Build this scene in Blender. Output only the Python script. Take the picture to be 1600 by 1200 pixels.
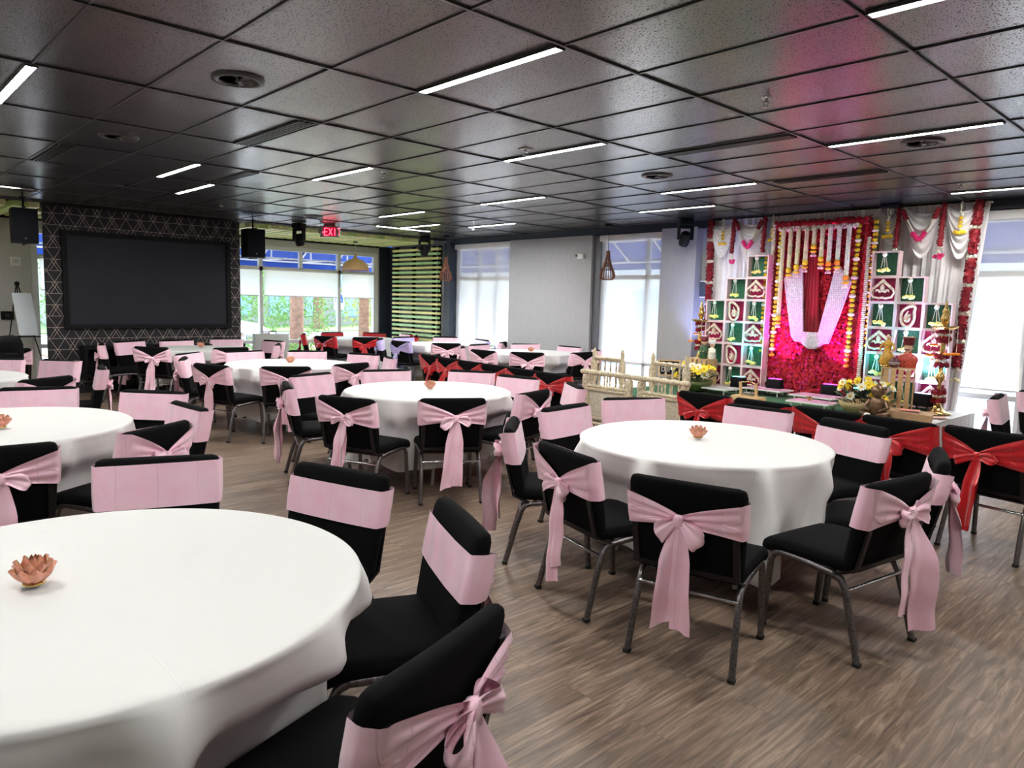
import bpy, bmesh, math, random
from math import sin, cos, pi, radians, sqrt, atan2, hypot
from mathutils import Vector, Matrix

# ------------------------------------------------------------------ scene, camera, world, sun, exposure
for o in list(bpy.data.objects):
    bpy.data.objects.remove(o, do_unlink=True)
SC = bpy.context.scene
COL = SC.collection
CEIL = 2.875
EYE = 1.587

YAW, PITCH, ROLL, FPX = -.812107618, -.111816577, .0253595819, 1134.811
cy_, sy_, cp_, sp_, cr_, sr_ = cos(YAW), sin(YAW), cos(PITCH), sin(PITCH), cos(ROLL), sin(ROLL)
Fw = Vector((sy_*cp_, cy_*cp_, sp_)); R0 = Vector((cy_, -sy_, 0)); U0 = R0.cross(Fw)
Rt = cr_*R0 + sr_*U0; Up = -sr_*R0 + cr_*U0
cam_data = bpy.data.cameras.new('camera')
cam = bpy.data.objects.new('camera', cam_data)
COL.objects.link(cam)
mw = Matrix(((Rt.x, Up.x, -Fw.x, 1.3992), (Rt.y, Up.y, -Fw.y, -2.17064), (Rt.z, Up.z, -Fw.z, EYE), (0, 0, 0, 1)))
cam.matrix_world = mw
cam_data.sensor_fit = 'HORIZONTAL'
cam_data.sensor_width = 36.0
cam_data.lens = 36.0*FPX/1600.0
cam_data.clip_start = 0.05
cam_data.clip_end = 300
SC.camera = cam

world = bpy.data.worlds.new('world'); SC.world = world
world.use_nodes = True
wn = world.node_tree
for n in list(wn.nodes): wn.nodes.remove(n)
wo = wn.nodes.new('ShaderNodeOutputWorld'); wb = wn.nodes.new('ShaderNodeBackground')
sky = wn.nodes.new('ShaderNodeTexSky')
try:
    sky.sky_type = 'NISHITA'; sky.sun_disc = False
except Exception:
    pass
sky.sun_elevation = radians(42); sky.sun_rotation = radians(-40); sky.dust_density = 2.0
wn.links.new(sky.outputs[0], wb.inputs[0]); wn.links.new(wb.outputs[0], wo.inputs[0])
wb.inputs[1].default_value = 0.95

sun_d = bpy.data.lights.new('sun', 'SUN'); sun_d.energy = 3.2; sun_d.angle = radians(1.0); sun_d.color = (1, .95, .86)
sun = bpy.data.objects.new('sun', sun_d); COL.objects.link(sun)
SUNDIR = Vector((-.52, .66, .58)).normalized()      # towards the sun: beyond the corner of the two window walls
sun.rotation_euler = (SUNDIR).to_track_quat('Z', 'Y').to_euler()

SC.view_settings.view_transform = 'Standard'
try: SC.view_settings.look = 'None'
except Exception: pass
SC.view_settings.exposure = 1.05
SC.view_settings.gamma = 1.0
SC.view_settings.use_curve_mapping = False
SC.cycles.use_denoising = True
try:
    SC.cycles.denoiser = 'OPENIMAGEDENOISE'
except Exception: pass
SC.cycles.max_bounces = 7; SC.cycles.diffuse_bounces = 4; SC.cycles.glossy_bounces = 3
SC.cycles.transmission_bounces = 5; SC.cycles.transparent_max_bounces = 8
SC.cycles.sample_clamp_indirect = 6.0
SC.cycles.caustics_reflective = False; SC.cycles.caustics_refractive = False
STRIP_POWER = 100.0

# ------------------------------------------------------------------ mesh builder
class M:
    def __init__(s): s.v = []; s.f = []; s.s = []; s.m = []
    def add(s, v, f, smooth=True, mi=0):
        b = len(s.v); s.v += [tuple(p) for p in v]
        s.f += [tuple(b+i for i in q) for q in f]; s.s += [smooth]*len(f); s.m += [mi]*len(f)
        return s
    def box(s, x0, x1, y0, y1, z0, z1, mi=0, fn=None):
        v = [(x0,y0,z0),(x1,y0,z0),(x1,y1,z0),(x0,y1,z0),(x0,y0,z1),(x1,y0,z1),(x1,y1,z1),(x0,y1,z1)]
        if fn: v = [fn(p) for p in v]
        return s.add(v, [(0,3,2,1),(4,5,6,7),(0,1,5,4),(1,2,6,5),(2,3,7,6),(3,0,4,7)], False, mi)
    def rbox(s, c, h, r, n=4, fn=None, mi=0, smooth=True, nn=None):
        """rounded box: centre c, half sizes h, edge radius r"""
        nn = nn or (n, n, n)
        idx = {}; vs = []; fs = []
        def coords(k):
            H, N = h[k], nn[k]
            rr = min(r, H)
            out = [-H, -H+rr*.3, -H+rr]
            m = max(1, N-2)
            for i in range(1, m): out.append(-H+rr+(2*H-2*rr)*i/m)
            out += [H-rr, H-rr*.3, H]
            res = []
            for a in out:
                if not res or a-res[-1] > 1e-7: res.append(a)
            return res
        X, Y, Z = coords(0), coords(1), coords(2)
        def vid(a, b, c2):
            key = (round(a,6), round(b,6), round(c2,6))
            if key in idx: return idx[key]
            q = (a, b, c2)
            inn = [max(-(h[k]-min(r,h[k])), min(h[k]-min(r,h[k]), q[k])) for k in range(3)]
            d = [q[k]-inn[k] for k in range(3)]
            L = sqrt(sum(t*t for t in d)) or 1
            p = tuple(c[k]+inn[k]+d[k]/L*min(r, max(abs(t) for t in d) if max(abs(t) for t in d) > 0 else 0) for k in range(3))
            if fn: p = fn(p)
            idx[key] = len(vs); vs.append(p); return idx[key]
        def face(A, B, mk, flip):
            for i in range(len(A)-1):
                for j in range(len(B)-1):
                    q = [mk(A[i],B[j]), mk(A[i+1],B[j]), mk(A[i+1],B[j+1]), mk(A[i],B[j+1])]
                    if flip: q.reverse()
                    fs.append(tuple(q))
        face(X, Y, lambda a,b: vid(a,b,-h[2]), True); face(X, Y, lambda a,b: vid(a,b,h[2]), False)
        face(X, Z, lambda a,b: vid(a,-h[1],b), False); face(X, Z, lambda a,b: vid(a,h[1],b), True)
        face(Y, Z, lambda a,b: vid(-h[0],a,b), True); face(Y, Z, lambda a,b: vid(h[0],a,b), False)
        return s.add(vs, fs, smooth, mi)
    def grid(s, nu, nv, fn, smooth=True, mi=0, closeu=False, closev=False):
        vs = [fn(i/(nu if closeu else nu-1 or 1), j/(nv if closev else nv-1 or 1)) for j in range(nv) for i in range(nu)]
        fs = []
        for j in range(nv if closev else nv-1):
            for i in range(nu if closeu else nu-1):
                a = j*nu+i; b = j*nu+(i+1)%nu; c = ((j+1)%nv)*nu+(i+1)%nu; d = ((j+1)%nv)*nu+i
                fs.append((a,b,c,d))
        return s.add(vs, fs, smooth, mi)
    def tube(s, pts, r, n=8, cap=True, mi=0, prof=None, smooth=True, up=None):
        """sweep a round (or given) profile; r is a number or list"""
        P = [Vector(p) for p in pts]; N = len(P)
        rs = r if isinstance(r, (list, tuple)) else [r]*N
        prof = prof or [(cos(2*pi*k/n), sin(2*pi*k/n)) for k in range(n)]
        n = len(prof)
        t0 = (P[1]-P[0]).normalized()
        ref = Vector(up) if up else (Vector((0,0,1)) if abs(t0.z) < .9 else Vector((0,1,0)))
        a = (ref - t0*ref.dot(t0)).normalized()
        vs = []
        for i in range(N):
            t = (P[min(i+1,N-1)]-P[max(i-1,0)])
            t = t.normalized() if t.length > 1e-9 else t0
            a = (a - t*a.dot(t))
            a = a.normalized() if a.length > 1e-6 else Vector((1,0,0))
            b = t.cross(a)
            for (u, w) in prof: vs.append(P[i] + (a*w + b*u)*rs[i])
        fs = []
        for i in range(N-1):
            for k in range(n):
                fs.append((i*n+k, i*n+(k+1)%n, (i+1)*n+(k+1)%n, (i+1)*n+k))
        s.add(vs, fs, smooth, mi)
        if cap:
            s.add(vs[:n], [tuple(reversed(range(n)))], False, mi); s.add(vs[-n:], [tuple(range(n))], False, mi)
        return s
    def lathe(s, prof, n=16, c=(0,0,0), mi=0, smooth=True, fn=None):
        """prof: list of (r, z)"""
        vs = []
        for (r, z) in prof:
            for k in range(n):
                p = (c[0]+r*cos(2*pi*k/n), c[1]+r*sin(2*pi*k/n), c[2]+z)
                vs.append(fn(p) if fn else p)
        fs = [(i*n+k, i*n+(k+1)%n, (i+1)*n+(k+1)%n, (i+1)*n+k) for i in range(len(prof)-1) for k in range(n)]
        s.add(vs, fs, smooth, mi)
        if prof[0][0] > 1e-5: s.add(vs[:n], [tuple(reversed(range(n)))], False, mi)
        if prof[-1][0] > 1e-5: s.add(vs[-n:], [tuple(range(n))], False, mi)
        return s
    def ball(s, c, r, n=8, mi=0, sc=(1,1,1), m=None):
        m = m or max(3, n//2+1)
        return s.grid(n, m, lambda u, v: (c[0]+r*sc[0]*cos(2*pi*u)*sin(pi*(.001+.998*v)), c[1]-r*sc[1]*sin(2*pi*u)*sin(pi*(.001+.998*v)), c[2]+r*sc[2]*cos(pi*(.001+.998*v))), True, mi, closeu=True)
    def prism(s, poly, d0, d1, plane='xz', mi=0):
        """extrude a 2-D outline; plane xz -> depth along y"""
        n = len(poly)
        mk = {'xz': lambda p, d: (p[0], d, p[1]), 'xy': lambda p, d: (p[0], p[1], d), 'yz': lambda p, d: (d, p[0], p[1])}[plane]
        vs = [mk(p, d0) for p in poly]+[mk(p, d1) for p in poly]
        fs = [(i, (i+1) % n, n+(i+1) % n, n+i) for i in range(n)]
        bm = bmesh.new()
        a = [bm.verts.new((p[0], p[1], 0)) for p in poly]
        ed = [bm.edges.new((a[i], a[(i+1) % n])) for i in range(n)]
        bm.verts.index_update()
        bmesh.ops.triangle_fill(bm, edges=ed, use_beauty=True, use_dissolve=False)
        tr = [tuple(v.index for v in f.verts) for f in bm.faces]
        bm.free()
        fs += tr + [tuple(n+i for i in reversed(t)) for t in tr]
        return s.add(vs, fs, False, mi)
    def xf(s, mat_):
        s.v = [tuple(mat_ @ Vector(p)) for p in s.v]; return s
    def mesh(s, name, mats):
        me = bpy.data.meshes.new(name)
        me.from_pydata(s.v, [], s.f)
        me.polygons.foreach_set('use_smooth', s.s)
        if not isinstance(mats, (list, tuple)): mats = [mats]
        for m_ in mats: me.materials.append(m_)
        if len(mats) > 1: me.polygons.foreach_set('material_index', s.m)
        me.update(); return me
    def build(s, name, mats, parent=None, loc=None, fix=False):
        if fix:
            me0 = s.mesh(name, mats); bm = bmesh.new(); bm.from_mesh(me0)
            bmesh.ops.recalc_face_normals(bm, faces=bm.faces); bm.to_mesh(me0); bm.free(); me = me0
        else: me = s.mesh(name, mats)
        return link(name, me, parent, loc)

def link(name, data, parent=None, loc=None):
    o = bpy.data.objects.new(name, data); COL.objects.link(o)
    if parent is not None: o.parent = parent
    if loc is not None: o.location = loc
    return o
def tag(o, label=None, cat=None, group=None, kind=None):
    if label: o['label'] = label
    if cat: o['category'] = cat
    if group: o['group'] = group
    if kind: o['kind'] = kind
    return o
def thing(name, label, cat, loc=(0,0,0), rz=0, group=None):
    o = link(name, None); o.location = loc; o.rotation_euler = (0,0,rz); o.empty_display_size = .1
    return tag(o, label, cat, group)
def struct(name, mb, mats, parent=None):
    o = mb.build(name, mats, parent)
    if parent is None: o['kind'] = 'structure'
    return o
def dup(root, loc, rz=0, label=None, group=None):
    def cp(o, par):
        c = o.copy(); COL.objects.link(c)
        if par is not None: c.parent = par
        for ch in o.children: cp(ch, c)
        return c
    r = cp(root, None); r.location = loc; r.rotation_euler = (0,0,rz)
    if label: r['label'] = label
    if group: r['group'] = group
    return r

# ------------------------------------------------------------------ materials
def srgb(r, g, b):
    f = lambda c: (c/255/12.92) if c/255 <= .04045 else ((c/255+.055)/1.055)**2.4
    return (f(r), f(g), f(b), 1)
def mat(name, col, rough=.5, metal=0, spec=.5, **k):
    m = bpy.data.materials.new(name); m.use_nodes = True
    b = m.node_tree.nodes['Principled BSDF']
    b.inputs['Base Color'].default_value = col; b.inputs['Roughness'].default_value = rough
    b.inputs['Metallic'].default_value = metal; b.inputs['Specular IOR Level'].default_value = spec
    for kk, vv in k.items():
        b.inputs[kk.replace('_', ' ')].default_value = vv
    # every material is procedural: a light noise breaks up roughness and colour
    return m
def nd(m, t, **k):
    n = m.node_tree.nodes.new(t)
    for a, b in k.items(): setattr(n, a, b)
    return n
def lk(m, a, b): m.node_tree.links.new(a, b)
def P(m): return m.node_tree.nodes['Principled BSDF']
def vary(m, scale=8, amt=.12, rough=.06, coords='Object', bump=0, bscale=None, stretch=(1,1,1), detail=4):
    col = tuple(P(m).inputs['Base Color'].default_value); r0 = P(m).inputs['Roughness'].default_value
    tc = nd(m, 'ShaderNodeTexCoord'); mp = nd(m, 'ShaderNodeMapping'); mp.inputs['Scale'].default_value = stretch
    lk(m, tc.outputs[coords], mp.inputs[0])
    n = nd(m, 'ShaderNodeTexNoise'); n.inputs['Scale'].default_value = scale; n.inputs['Detail'].default_value = detail
    lk(m, mp.outputs[0], n.inputs['Vector'])
    cr = nd(m, 'ShaderNodeValToRGB')
    cr.color_ramp.elements[0].position = .3; cr.color_ramp.elements[1].position = .7
    cr.color_ramp.elements[0].color = tuple(c*(1-amt) for c in col[:3])+(1,)
    cr.color_ramp.elements[1].color = tuple(min(1, c*(1+amt)) for c in col[:3])+(1,)
    lk(m, n.outputs[0], cr.inputs[0]); lk(m, cr.outputs[0], P(m).inputs['Base Color'])
    mr = nd(m, 'ShaderNodeMapRange'); mr.inputs[3].default_value = max(0, r0-rough); mr.inputs[4].default_value = min(1, r0+rough)
    lk(m, n.outputs[0], mr.inputs[0]); lk(m, mr.outputs[0], P(m).inputs['Roughness'])
    if bump:
        n2 = nd(m, 'ShaderNodeTexNoise'); n2.inputs['Scale'].default_value = bscale or scale*6; n2.inputs['Detail'].default_value = 3
        lk(m, mp.outputs[0], n2.inputs['Vector'])
        bp = nd(m, 'ShaderNodeBump'); bp.inputs['Strength'].default_value = bump; bp.inputs['Distance'].default_value = .01
        lk(m, n2.outputs[0], bp.inputs['Height']); lk(m, bp.outputs[0], P(m).inputs['Normal'])
    return m
def glow(name, col, strength):
    m = mat(name, col, .5); P(m).inputs['Emission Color'].default_value = col; P(m).inputs['Emission Strength'].default_value = strength
    return m

MT = {}
def mk_materials():
    g = MT
    g['chair_fabric'] = vary(mat('black_chair_fabric', (.0040,.0040,.0044,1), .9, spec=.10), 60, .3, bump=.15, bscale=700)
    g['frame'] = vary(mat('hammered_dark_metal', (.16,.15,.15,1), .32, .9), 90, .35, bump=.12, bscale=500)
    g['dark_frame'] = vary(mat('dark_upright_metal', (.035,.032,.034,1), .35, .8), 90, .3)
    g['rubber'] = vary(mat('black_rubber', (.01,.01,.01,1), .7), 30, .2)
    g['chrome'] = vary(mat('worn_chrome', (.55,.55,.57,1), .22, 1), 20, .15)
    def satin(nm, c, c2):
        m = mat(nm, c, .26, spec=.6, Sheen_Weight=.35, Anisotropic=.4)
        tc = nd(m, 'ShaderNodeTexCoord'); n = nd(m, 'ShaderNodeTexNoise'); n.inputs['Scale'].default_value = 9; n.inputs['Detail'].default_value = 3
        lk(m, tc.outputs['Object'], n.inputs['Vector'])
        cr = nd(m, 'ShaderNodeValToRGB'); cr.color_ramp.elements[0].color = c2; cr.color_ramp.elements[1].color = c
        cr.color_ramp.elements[0].position = .3; cr.color_ramp.elements[1].position = .65
        lk(m, n.outputs[0], cr.inputs[0]); lk(m, cr.outputs[0], P(m).inputs['Base Color'])
        w = nd(m, 'ShaderNodeTexWave'); w.inputs['Scale'].default_value = 1.7; w.inputs['Distortion'].default_value = 6; w.inputs['Detail'].default_value = 2
        lk(m, tc.outputs['Object'], w.inputs['Vector'])
        bp = nd(m, 'ShaderNodeBump'); bp.inputs['Strength'].default_value = .5; bp.inputs['Distance'].default_value = .008
        bk_ = nd(m, 'ShaderNodeTexBrick'); bk_.offset = 0; bk_.inputs['Scale'].default_value = 1; bk_.inputs['Brick Width'].default_value = .17; bk_.inputs['Row Height'].default_value = 9; bk_.inputs['Mortar Size'].default_value = .003; bk_.inputs['Mortar Smooth'].default_value = 1.0
        lk(m, tc.outputs['Object'], bk_.inputs['Vector'])
        sm_ = nd(m, 'ShaderNodeMath', operation='MULTIPLY_ADD'); sm_.inputs[1].default_value = .55; lk(m, bk_.outputs[1], sm_.inputs[0]); lk(m, w.outputs[0], sm_.inputs[2])
        lk(m, sm_.outputs[0], bp.inputs['Height']); lk(m, bp.outputs[0], P(m).inputs['Normal'])
        return m
    g['pink'] = satin('pink_satin', (.99,.68,.79,1), (.98,.58,.71,1))
    g['red'] = satin('red_satin', (.60,.008,.014,1), (.50,.006,.012,1))
    g['bluelit'] = satin('bluelit_pink_satin', (.60,.50,.85,1), (.52,.42,.78,1))  # pink sashes in blue light, the tint put into the satin colour
    # tablecloth: white polyester with faint fold creases
    m = mat('white_tablecloth', (.68,.68,.665,1), .6, spec=.3, Sheen_Weight=.2)
    tc = nd(m, 'ShaderNodeTexCoord')
    n = nd(m, 'ShaderNodeTexNoise'); n.inputs['Scale'].default_value = 3.5; n.inputs['Detail'].default_value = 4
    lk(m, tc.outputs['Object'], n.inputs['Vector'])
    v = nd(m, 'ShaderNodeTexBrick'); v.offset = 0; v.inputs['Scale'].default_value = 1; v.inputs['Brick Width'].default_value = .46; v.inputs['Row Height'].default_value = .46; v.inputs['Mortar Size'].default_value = .004; v.inputs['Mortar Smooth'].default_value = 1.0; v.inputs['Color1'].default_value = (1,1,1,1); v.inputs['Color2'].default_value = (1,1,1,1)
    lk(m, tc.outputs['Object'], v.inputs['Vector'])
    mr = nd(m, 'ShaderNodeMapRange'); lk(m, v.outputs[1], mr.inputs[0])
    ad = nd(m, 'ShaderNodeMath', operation='MULTIPLY'); ad.inputs[1].default_value = .05; lk(m, mr.outputs[0], ad.inputs[0])
    ad2 = nd(m, 'ShaderNodeMath', operation='ADD'); lk(m, ad.outputs[0], ad2.inputs[0]); lk(m, n.outputs[0], ad2.inputs[1])
    bp = nd(m, 'ShaderNodeBump'); bp.inputs['Strength'].default_value = .3; bp.inputs['Distance'].default_value = .02
    lk(m, ad2.outputs[0], bp.inputs['Height']); lk(m, bp.outputs[0], P(m).inputs['Normal'])
    g['cloth'] = m
    g['table_top'] = vary(mat('grey_plastic_tabletop', (.5,.49,.46,1), .5), 12, .08)
    g['table_leg'] = vary(mat('grey_painted_steel', (.42,.42,.40,1), .4, .3), 30, .08)
    g['petal'] = vary(mat('coral_capiz_petal', (.88,.34,.22,1), .35, spec=.5, Subsurface_Weight=.0, Transmission_Weight=.15), 40, .2)
    g['brass'] = vary(mat('brass', (.72,.48,.17,1), .26, 1), 25, .2)
    g['gold_rim'] = vary(mat('gold_rim', (.62,.42,.2,1), .35, .8), 30, .2)
    # floor: grey-brown vinyl planks running along Y
    m = mat('grey_brown_vinyl_planks', (.2,.15,.11,1), .42, spec=.4)
    tc = nd(m, 'ShaderNodeTexCoord'); mp = nd(m, 'ShaderNodeMapping'); mp.inputs['Rotation'].default_value = (0, 0, radians(90))
    lk(m, tc.outputs['Object'], mp.inputs[0])
    br = nd(m, 'ShaderNodeTexBrick'); br.offset = .37; br.inputs['Scale'].default_value = 1.0
    br.inputs['Brick Width'].default_value = 1.22; br.inputs['Row Height'].default_value = .18; br.inputs['Mortar Size'].default_value = .0018
    br.inputs['Color1'].default_value = (.30,.30,.30,1); br.inputs['Color2'].default_value = (.75,.75,.75,1); br.inputs['Mortar'].default_value = (.0,.0,.0,1)
    br.inputs['Bias'].default_value = 0
    lk(m, mp.outputs[0], br.inputs['Vector'])
    mp2 = nd(m, 'ShaderNodeMapping'); mp2.inputs['Scale'].default_value = (13, 1.0, 1)
    lk(m, tc.outputs['Object'], mp2.inputs[0])
    off = nd(m, 'ShaderNodeVectorMath', operation='MULTIPLY_ADD'); off.inputs[1].default_value = (17, 31, 5)
    lk(m, br.outputs[0], off.inputs[0]); lk(m, mp2.outputs[0], off.inputs[2])
    n = nd(m, 'ShaderNodeTexNoise'); n.inputs['Scale'].default_value = 2.2; n.inputs['Detail'].default_value = 9; n.inputs['Roughness'].default_value = .68; n.inputs['Distortion'].default_value = .9
    lk(m, off.outputs[0], n.inputs['Vector'])
    cr = nd(m, 'ShaderNodeValToRGB'); e = cr.color_ramp.elements
    e[0].position = .28; e[0].color = srgb(72,58,49); e[1].position = .74; e[1].color = srgb(176,154,132)
    e2 = cr.color_ramp.elements.new(.5); e2.color = srgb(120,101,87)
    lk(m, n.outputs[0], cr.inputs[0])
    mx = nd(m, 'ShaderNodeMixRGB', blend_type='MULTIPLY'); mx.inputs[0].default_value = .55
    br2 = nd(m, 'ShaderNodeMapRange'); br2.inputs[1].default_value = 0; br2.inputs[2].default_value = .75; br2.inputs[3].default_value = .35; br2.inputs[4].default_value = 1.15
    lk(m, br.outputs[0], br2.inputs[0]); lk(m, cr.outputs[0], mx.inputs[1]); lk(m, br2.outputs[0], mx.inputs[2]); lk(m, mx.outputs[0], P(m).inputs['Base Color'])
    mr = nd(m, 'ShaderNodeMapRange'); mr.inputs[3].default_value = .34; mr.inputs[4].default_value = .52; lk(m, n.outputs[0], mr.inputs[0]); lk(m, mr.outputs[0], P(m).inputs['Roughness'])
    bp = nd(m, 'ShaderNodeBump'); bp.inputs['Strength'].default_value = .15; bp.inputs['Distance'].default_value = .004
    lk(m, n.outputs[0], bp.inputs['Height']); lk(m, bp.outputs[0], P(m).inputs['Normal'])
    g['floor'] = m
    # ceiling tile: black painted fissured board with a satin shine
    m = mat('black_painted_ceiling_tile', (.008,.008,.009,1), .42, spec=.6, Coat_Weight=1.0, Coat_Roughness=.18, Coat_IOR=1.85)
    tc = nd(m, 'ShaderNodeTexCoord'); n = nd(m, 'ShaderNodeTexNoise'); n.inputs['Scale'].default_value = 95; n.inputs['Detail'].default_value = 3
    lk(m, tc.outputs['Object'], n.inputs['Vector'])
    v = nd(m, 'ShaderNodeTexVoronoi'); v.inputs['Scale'].default_value = 75; lk(m, tc.outputs['Object'], v.inputs['Vector'])
    pm = nd(m, 'ShaderNodeMapRange'); pm.inputs[1].default_value = .20; pm.inputs[2].default_value = .33; lk(m, v.outputs[0], pm.inputs[0])
    mu = nd(m, 'ShaderNodeMath', operation='ADD'); lk(m, pm.outputs[0], mu.inputs[0]); lk(m, n.outputs[0], mu.inputs[1])
    bp = nd(m, 'ShaderNodeBump'); bp.inputs['Strength'].default_value = .32; bp.inputs['Distance'].default_value = .003
    lk(m, mu.outputs[0], bp.inputs['Height']); lk(m, bp.outputs[0], P(m).inputs['Normal']); lk(m, bp.outputs[0], P(m).inputs['Coat Normal'])
    cw = nd(m, 'ShaderNodeMath', operation='MULTIPLY'); cw.inputs[1].default_value = 1.0; lk(m, pm.outputs[0], cw.inputs[0]); lk(m, cw.outputs[0], P(m).inputs['Coat Weight'])
    sw = nd(m, 'ShaderNodeMath', operation='MULTIPLY'); sw.inputs[1].default_value = .6; lk(m, pm.outputs[0], sw.inputs[0]); lk(m, sw.outputs[0], P(m).inputs['Specular IOR Level'])
    n3 = nd(m, 'ShaderNodeTexNoise'); n3.inputs['Scale'].default_value = 1.1; n3.inputs['Detail'].default_value = 2; lk(m, tc.outputs['Object'], n3.inputs['Vector'])
    mr = nd(m, 'ShaderNodeMapRange'); mr.inputs[3].default_value = .28; mr.inputs[4].default_value = .42; lk(m, n3.outputs[0], mr.inputs[0]); lk(m, mr.outputs[0], P(m).inputs['Roughness'])
    g['tile'] = m
    g['tbar'] = vary(mat('black_ceiling_grid_bar', (.05,.05,.052,1), .32, spec=.5), 20, .2)
    g['black'] = vary(mat('matte_black_paint', (.004,.004,.0055,1), .6, spec=.2), 12, .2)
    g['navy'] = vary(mat('blue_black_paint', (.012,.018,.032,1), .45), 8, .2)
    g['led'] = glow('led_strip_diffuser', (1,.985,.95,1), STRIP_POWER)
    g['wall_grey'] = vary(mat('grey_linen_wallcovering', (.40,.405,.42,1), .75), 60, .06, bump=.2, bscale=220, stretch=(1,1,.12))
    g['wall_left'] = vary(mat('beige_grey_wallcovering', (.58,.57,.54,1), .75), 60, .06, bump=.2, bscale=220, stretch=(1,1,.12))
    g['wall_plain'] = vary(mat('warm_white_wall_paint', (.55,.54,.52,1), .7), 6, .04)
    g['white_frame'] = vary(mat('white_window_frame', (.74,.76,.76,1), .4), 6, .04)
    g['white'] = vary(mat('white_paint', (.8,.8,.78,1), .5), 6, .04)
    g['base'] = vary(mat('black_rubber_base', (.014,.014,.016,1), .5), 10, .1)
    m = bpy.data.materials.new('window_glass'); m.use_nodes = True
    for q in list(m.node_tree.nodes): m.node_tree.nodes.remove(q)
    o_ = nd(m, 'ShaderNodeOutputMaterial'); t_ = nd(m, 'ShaderNodeBsdfTransparent'); gl_ = nd(m, 'ShaderNodeBsdfGlossy'); gl_.inputs['Roughness'].default_value = .02; x_ = nd(m, 'ShaderNodeMixShader')
    lw_ = nd(m, 'ShaderNodeLayerWeight'); lw_.inputs[0].default_value = .35; ml_ = nd(m, 'ShaderNodeMath', operation='MULTIPLY'); ml_.inputs[1].default_value = .35
    lk(m, lw_.outputs['Fresnel'], ml_.inputs[0]); lk(m, ml_.outputs[0], x_.inputs[0]); lk(m, t_.outputs[0], x_.inputs[1]); lk(m, gl_.outputs[0], x_.inputs[2]); lk(m, x_.outputs[0], o_.inputs[0])
    g['glass'] = m
    def shade(nm, col, alpha, trans):
        m = bpy.data.materials.new(nm); m.use_nodes = True; nt = m.node_tree
        for q in list(nt.nodes): nt.nodes.remove(q)
        out = nt.nodes.new('ShaderNodeOutputMaterial'); d = nt.nodes.new('ShaderNodeBsdfDiffuse'); t = nt.nodes.new('ShaderNodeBsdfTranslucent')
        tr = nt.nodes.new('ShaderNodeBsdfTransparent'); m1 = nt.nodes.new('ShaderNodeMixShader'); m2 = nt.nodes.new('ShaderNodeMixShader')
        tc2 = nt.nodes.new('ShaderNodeTexCoord'); n_ = nt.nodes.new('ShaderNodeTexNoise'); n_.inputs['Scale'].default_value = 260
        mr_ = nt.nodes.new('ShaderNodeMapRange'); mr_.inputs[3].default_value = max(0, alpha-.05); mr_.inputs[4].default_value = alpha+.05
        nt.links.new(tc2.outputs['Object'], n_.inputs['Vector']); nt.links.new(n_.outputs[0], mr_.inputs[0])
        d.inputs[0].default_value = col; t.inputs[0].default_value = col
        m1.inputs[0].default_value = trans
        nt.links.new(d.outputs[0], m1.inputs[1]); nt.links.new(t.outputs[0], m1.inputs[2])
        nt.links.new(mr_.outputs[0], m2.inputs[0]); nt.links.new(m1.outputs[0], m2.inputs[1]); nt.links.new(tr.outputs[0], m2.inputs[2]); nt.links.new(m2.outputs[0], out.inputs[0])
        return m
    g['shade_solid'] = shade('white_roller_shade_fabric', (.93,.96,.89,1), .04, .78)
    g['shade_mesh'] = shade('sheer_solar_shade_fabric', (.66,.645,.60,1), .32, .50)
    g['slat_yellow'] = vary(mat('yellow_green_slat_paint', (.88,.85,.34,1), .5), 10, .1)
    g['slat_green'] = vary(mat('light_green_slat_paint', (.52,.82,.36,1), .5), 10, .1)
    g['canopy_yellow'] = vary(mat('pale_yellow_canopy_paint', (.86,.88,.40,1), .5), 10, .1)
    g['canopy_green'] = vary(mat('pale_green_canopy_paint', (.62,.80,.26,1), .5), 10, .1)
    g['screen'] = vary(mat('dark_projection_screen', (.018,.019,.027,1), .62, spec=.25), 3, .12)
    # wallpaper: black with thin gold irregular triangles (lines at 0 and about +-60 degrees)
    m = mat('black_wallpaper_gold_triangles', (.018,.017,.02,1), .55, spec=.3)
    tc = nd(m, 'ShaderNodeTexCoord'); sx = nd(m, 'ShaderNodeSeparateXYZ'); lk(m, tc.outputs['Object'], sx.inputs[0])
    H = .172
    def mth(op, a, b=None, c=None):
        q = nd(m, 'ShaderNodeMath', operation=op)
        for i, t in enumerate((a, b, c)):
            if t is None: continue
            if isinstance(t, (int, float)): q.inputs[i].default_value = t
            else: lk(m, t, q.inputs[i])
        return q.outputs[0]
    row = mth('FLOOR', mth('DIVIDE', sx.outputs[2], H))
    fz = mth('SUBTRACT', mth('DIVIDE', sx.outputs[2], H), row)
    def line(t, w):    # t in cells; w half-width in cells
        d = mth('ABSOLUTE', mth('SUBTRACT', mth('FRACT', mth('ADD', t, .5)), .5))
        return mth('LESS_THAN', d, w)
    hl = line(mth('DIVIDE', sx.outputs[2], H), .012)
    W = .205
    u = mth('DIVIDE', sx.outputs[1], W)
    # a few offsets per row drop some diagonals and shift others
    wn1 = nd(m, 'ShaderNodeTexWhiteNoise', noise_dimensions='2D'); cb = nd(m, 'ShaderNodeCombineXYZ')
    d1 = mth('ADD', u, mth('MULTIPLY', fz, .5)); d2 = mth('SUBTRACT', u, mth('MULTIPLY', fz, .5))
    half = mth('MULTIPLY', mth('MODULO', mth('ADD', row, 100), 2), .5)
    a1 = line(mth('ADD', d1, half), .012); a2 = line(mth('ADD', d2, half), .012)
    lk(m, mth('FLOOR', mth('ADD', mth('ADD', d1, half), .5)), cb.inputs[0]); lk(m, row, cb.inputs[1]); lk(m, cb.outputs[0], wn1.inputs['Vector'])
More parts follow.
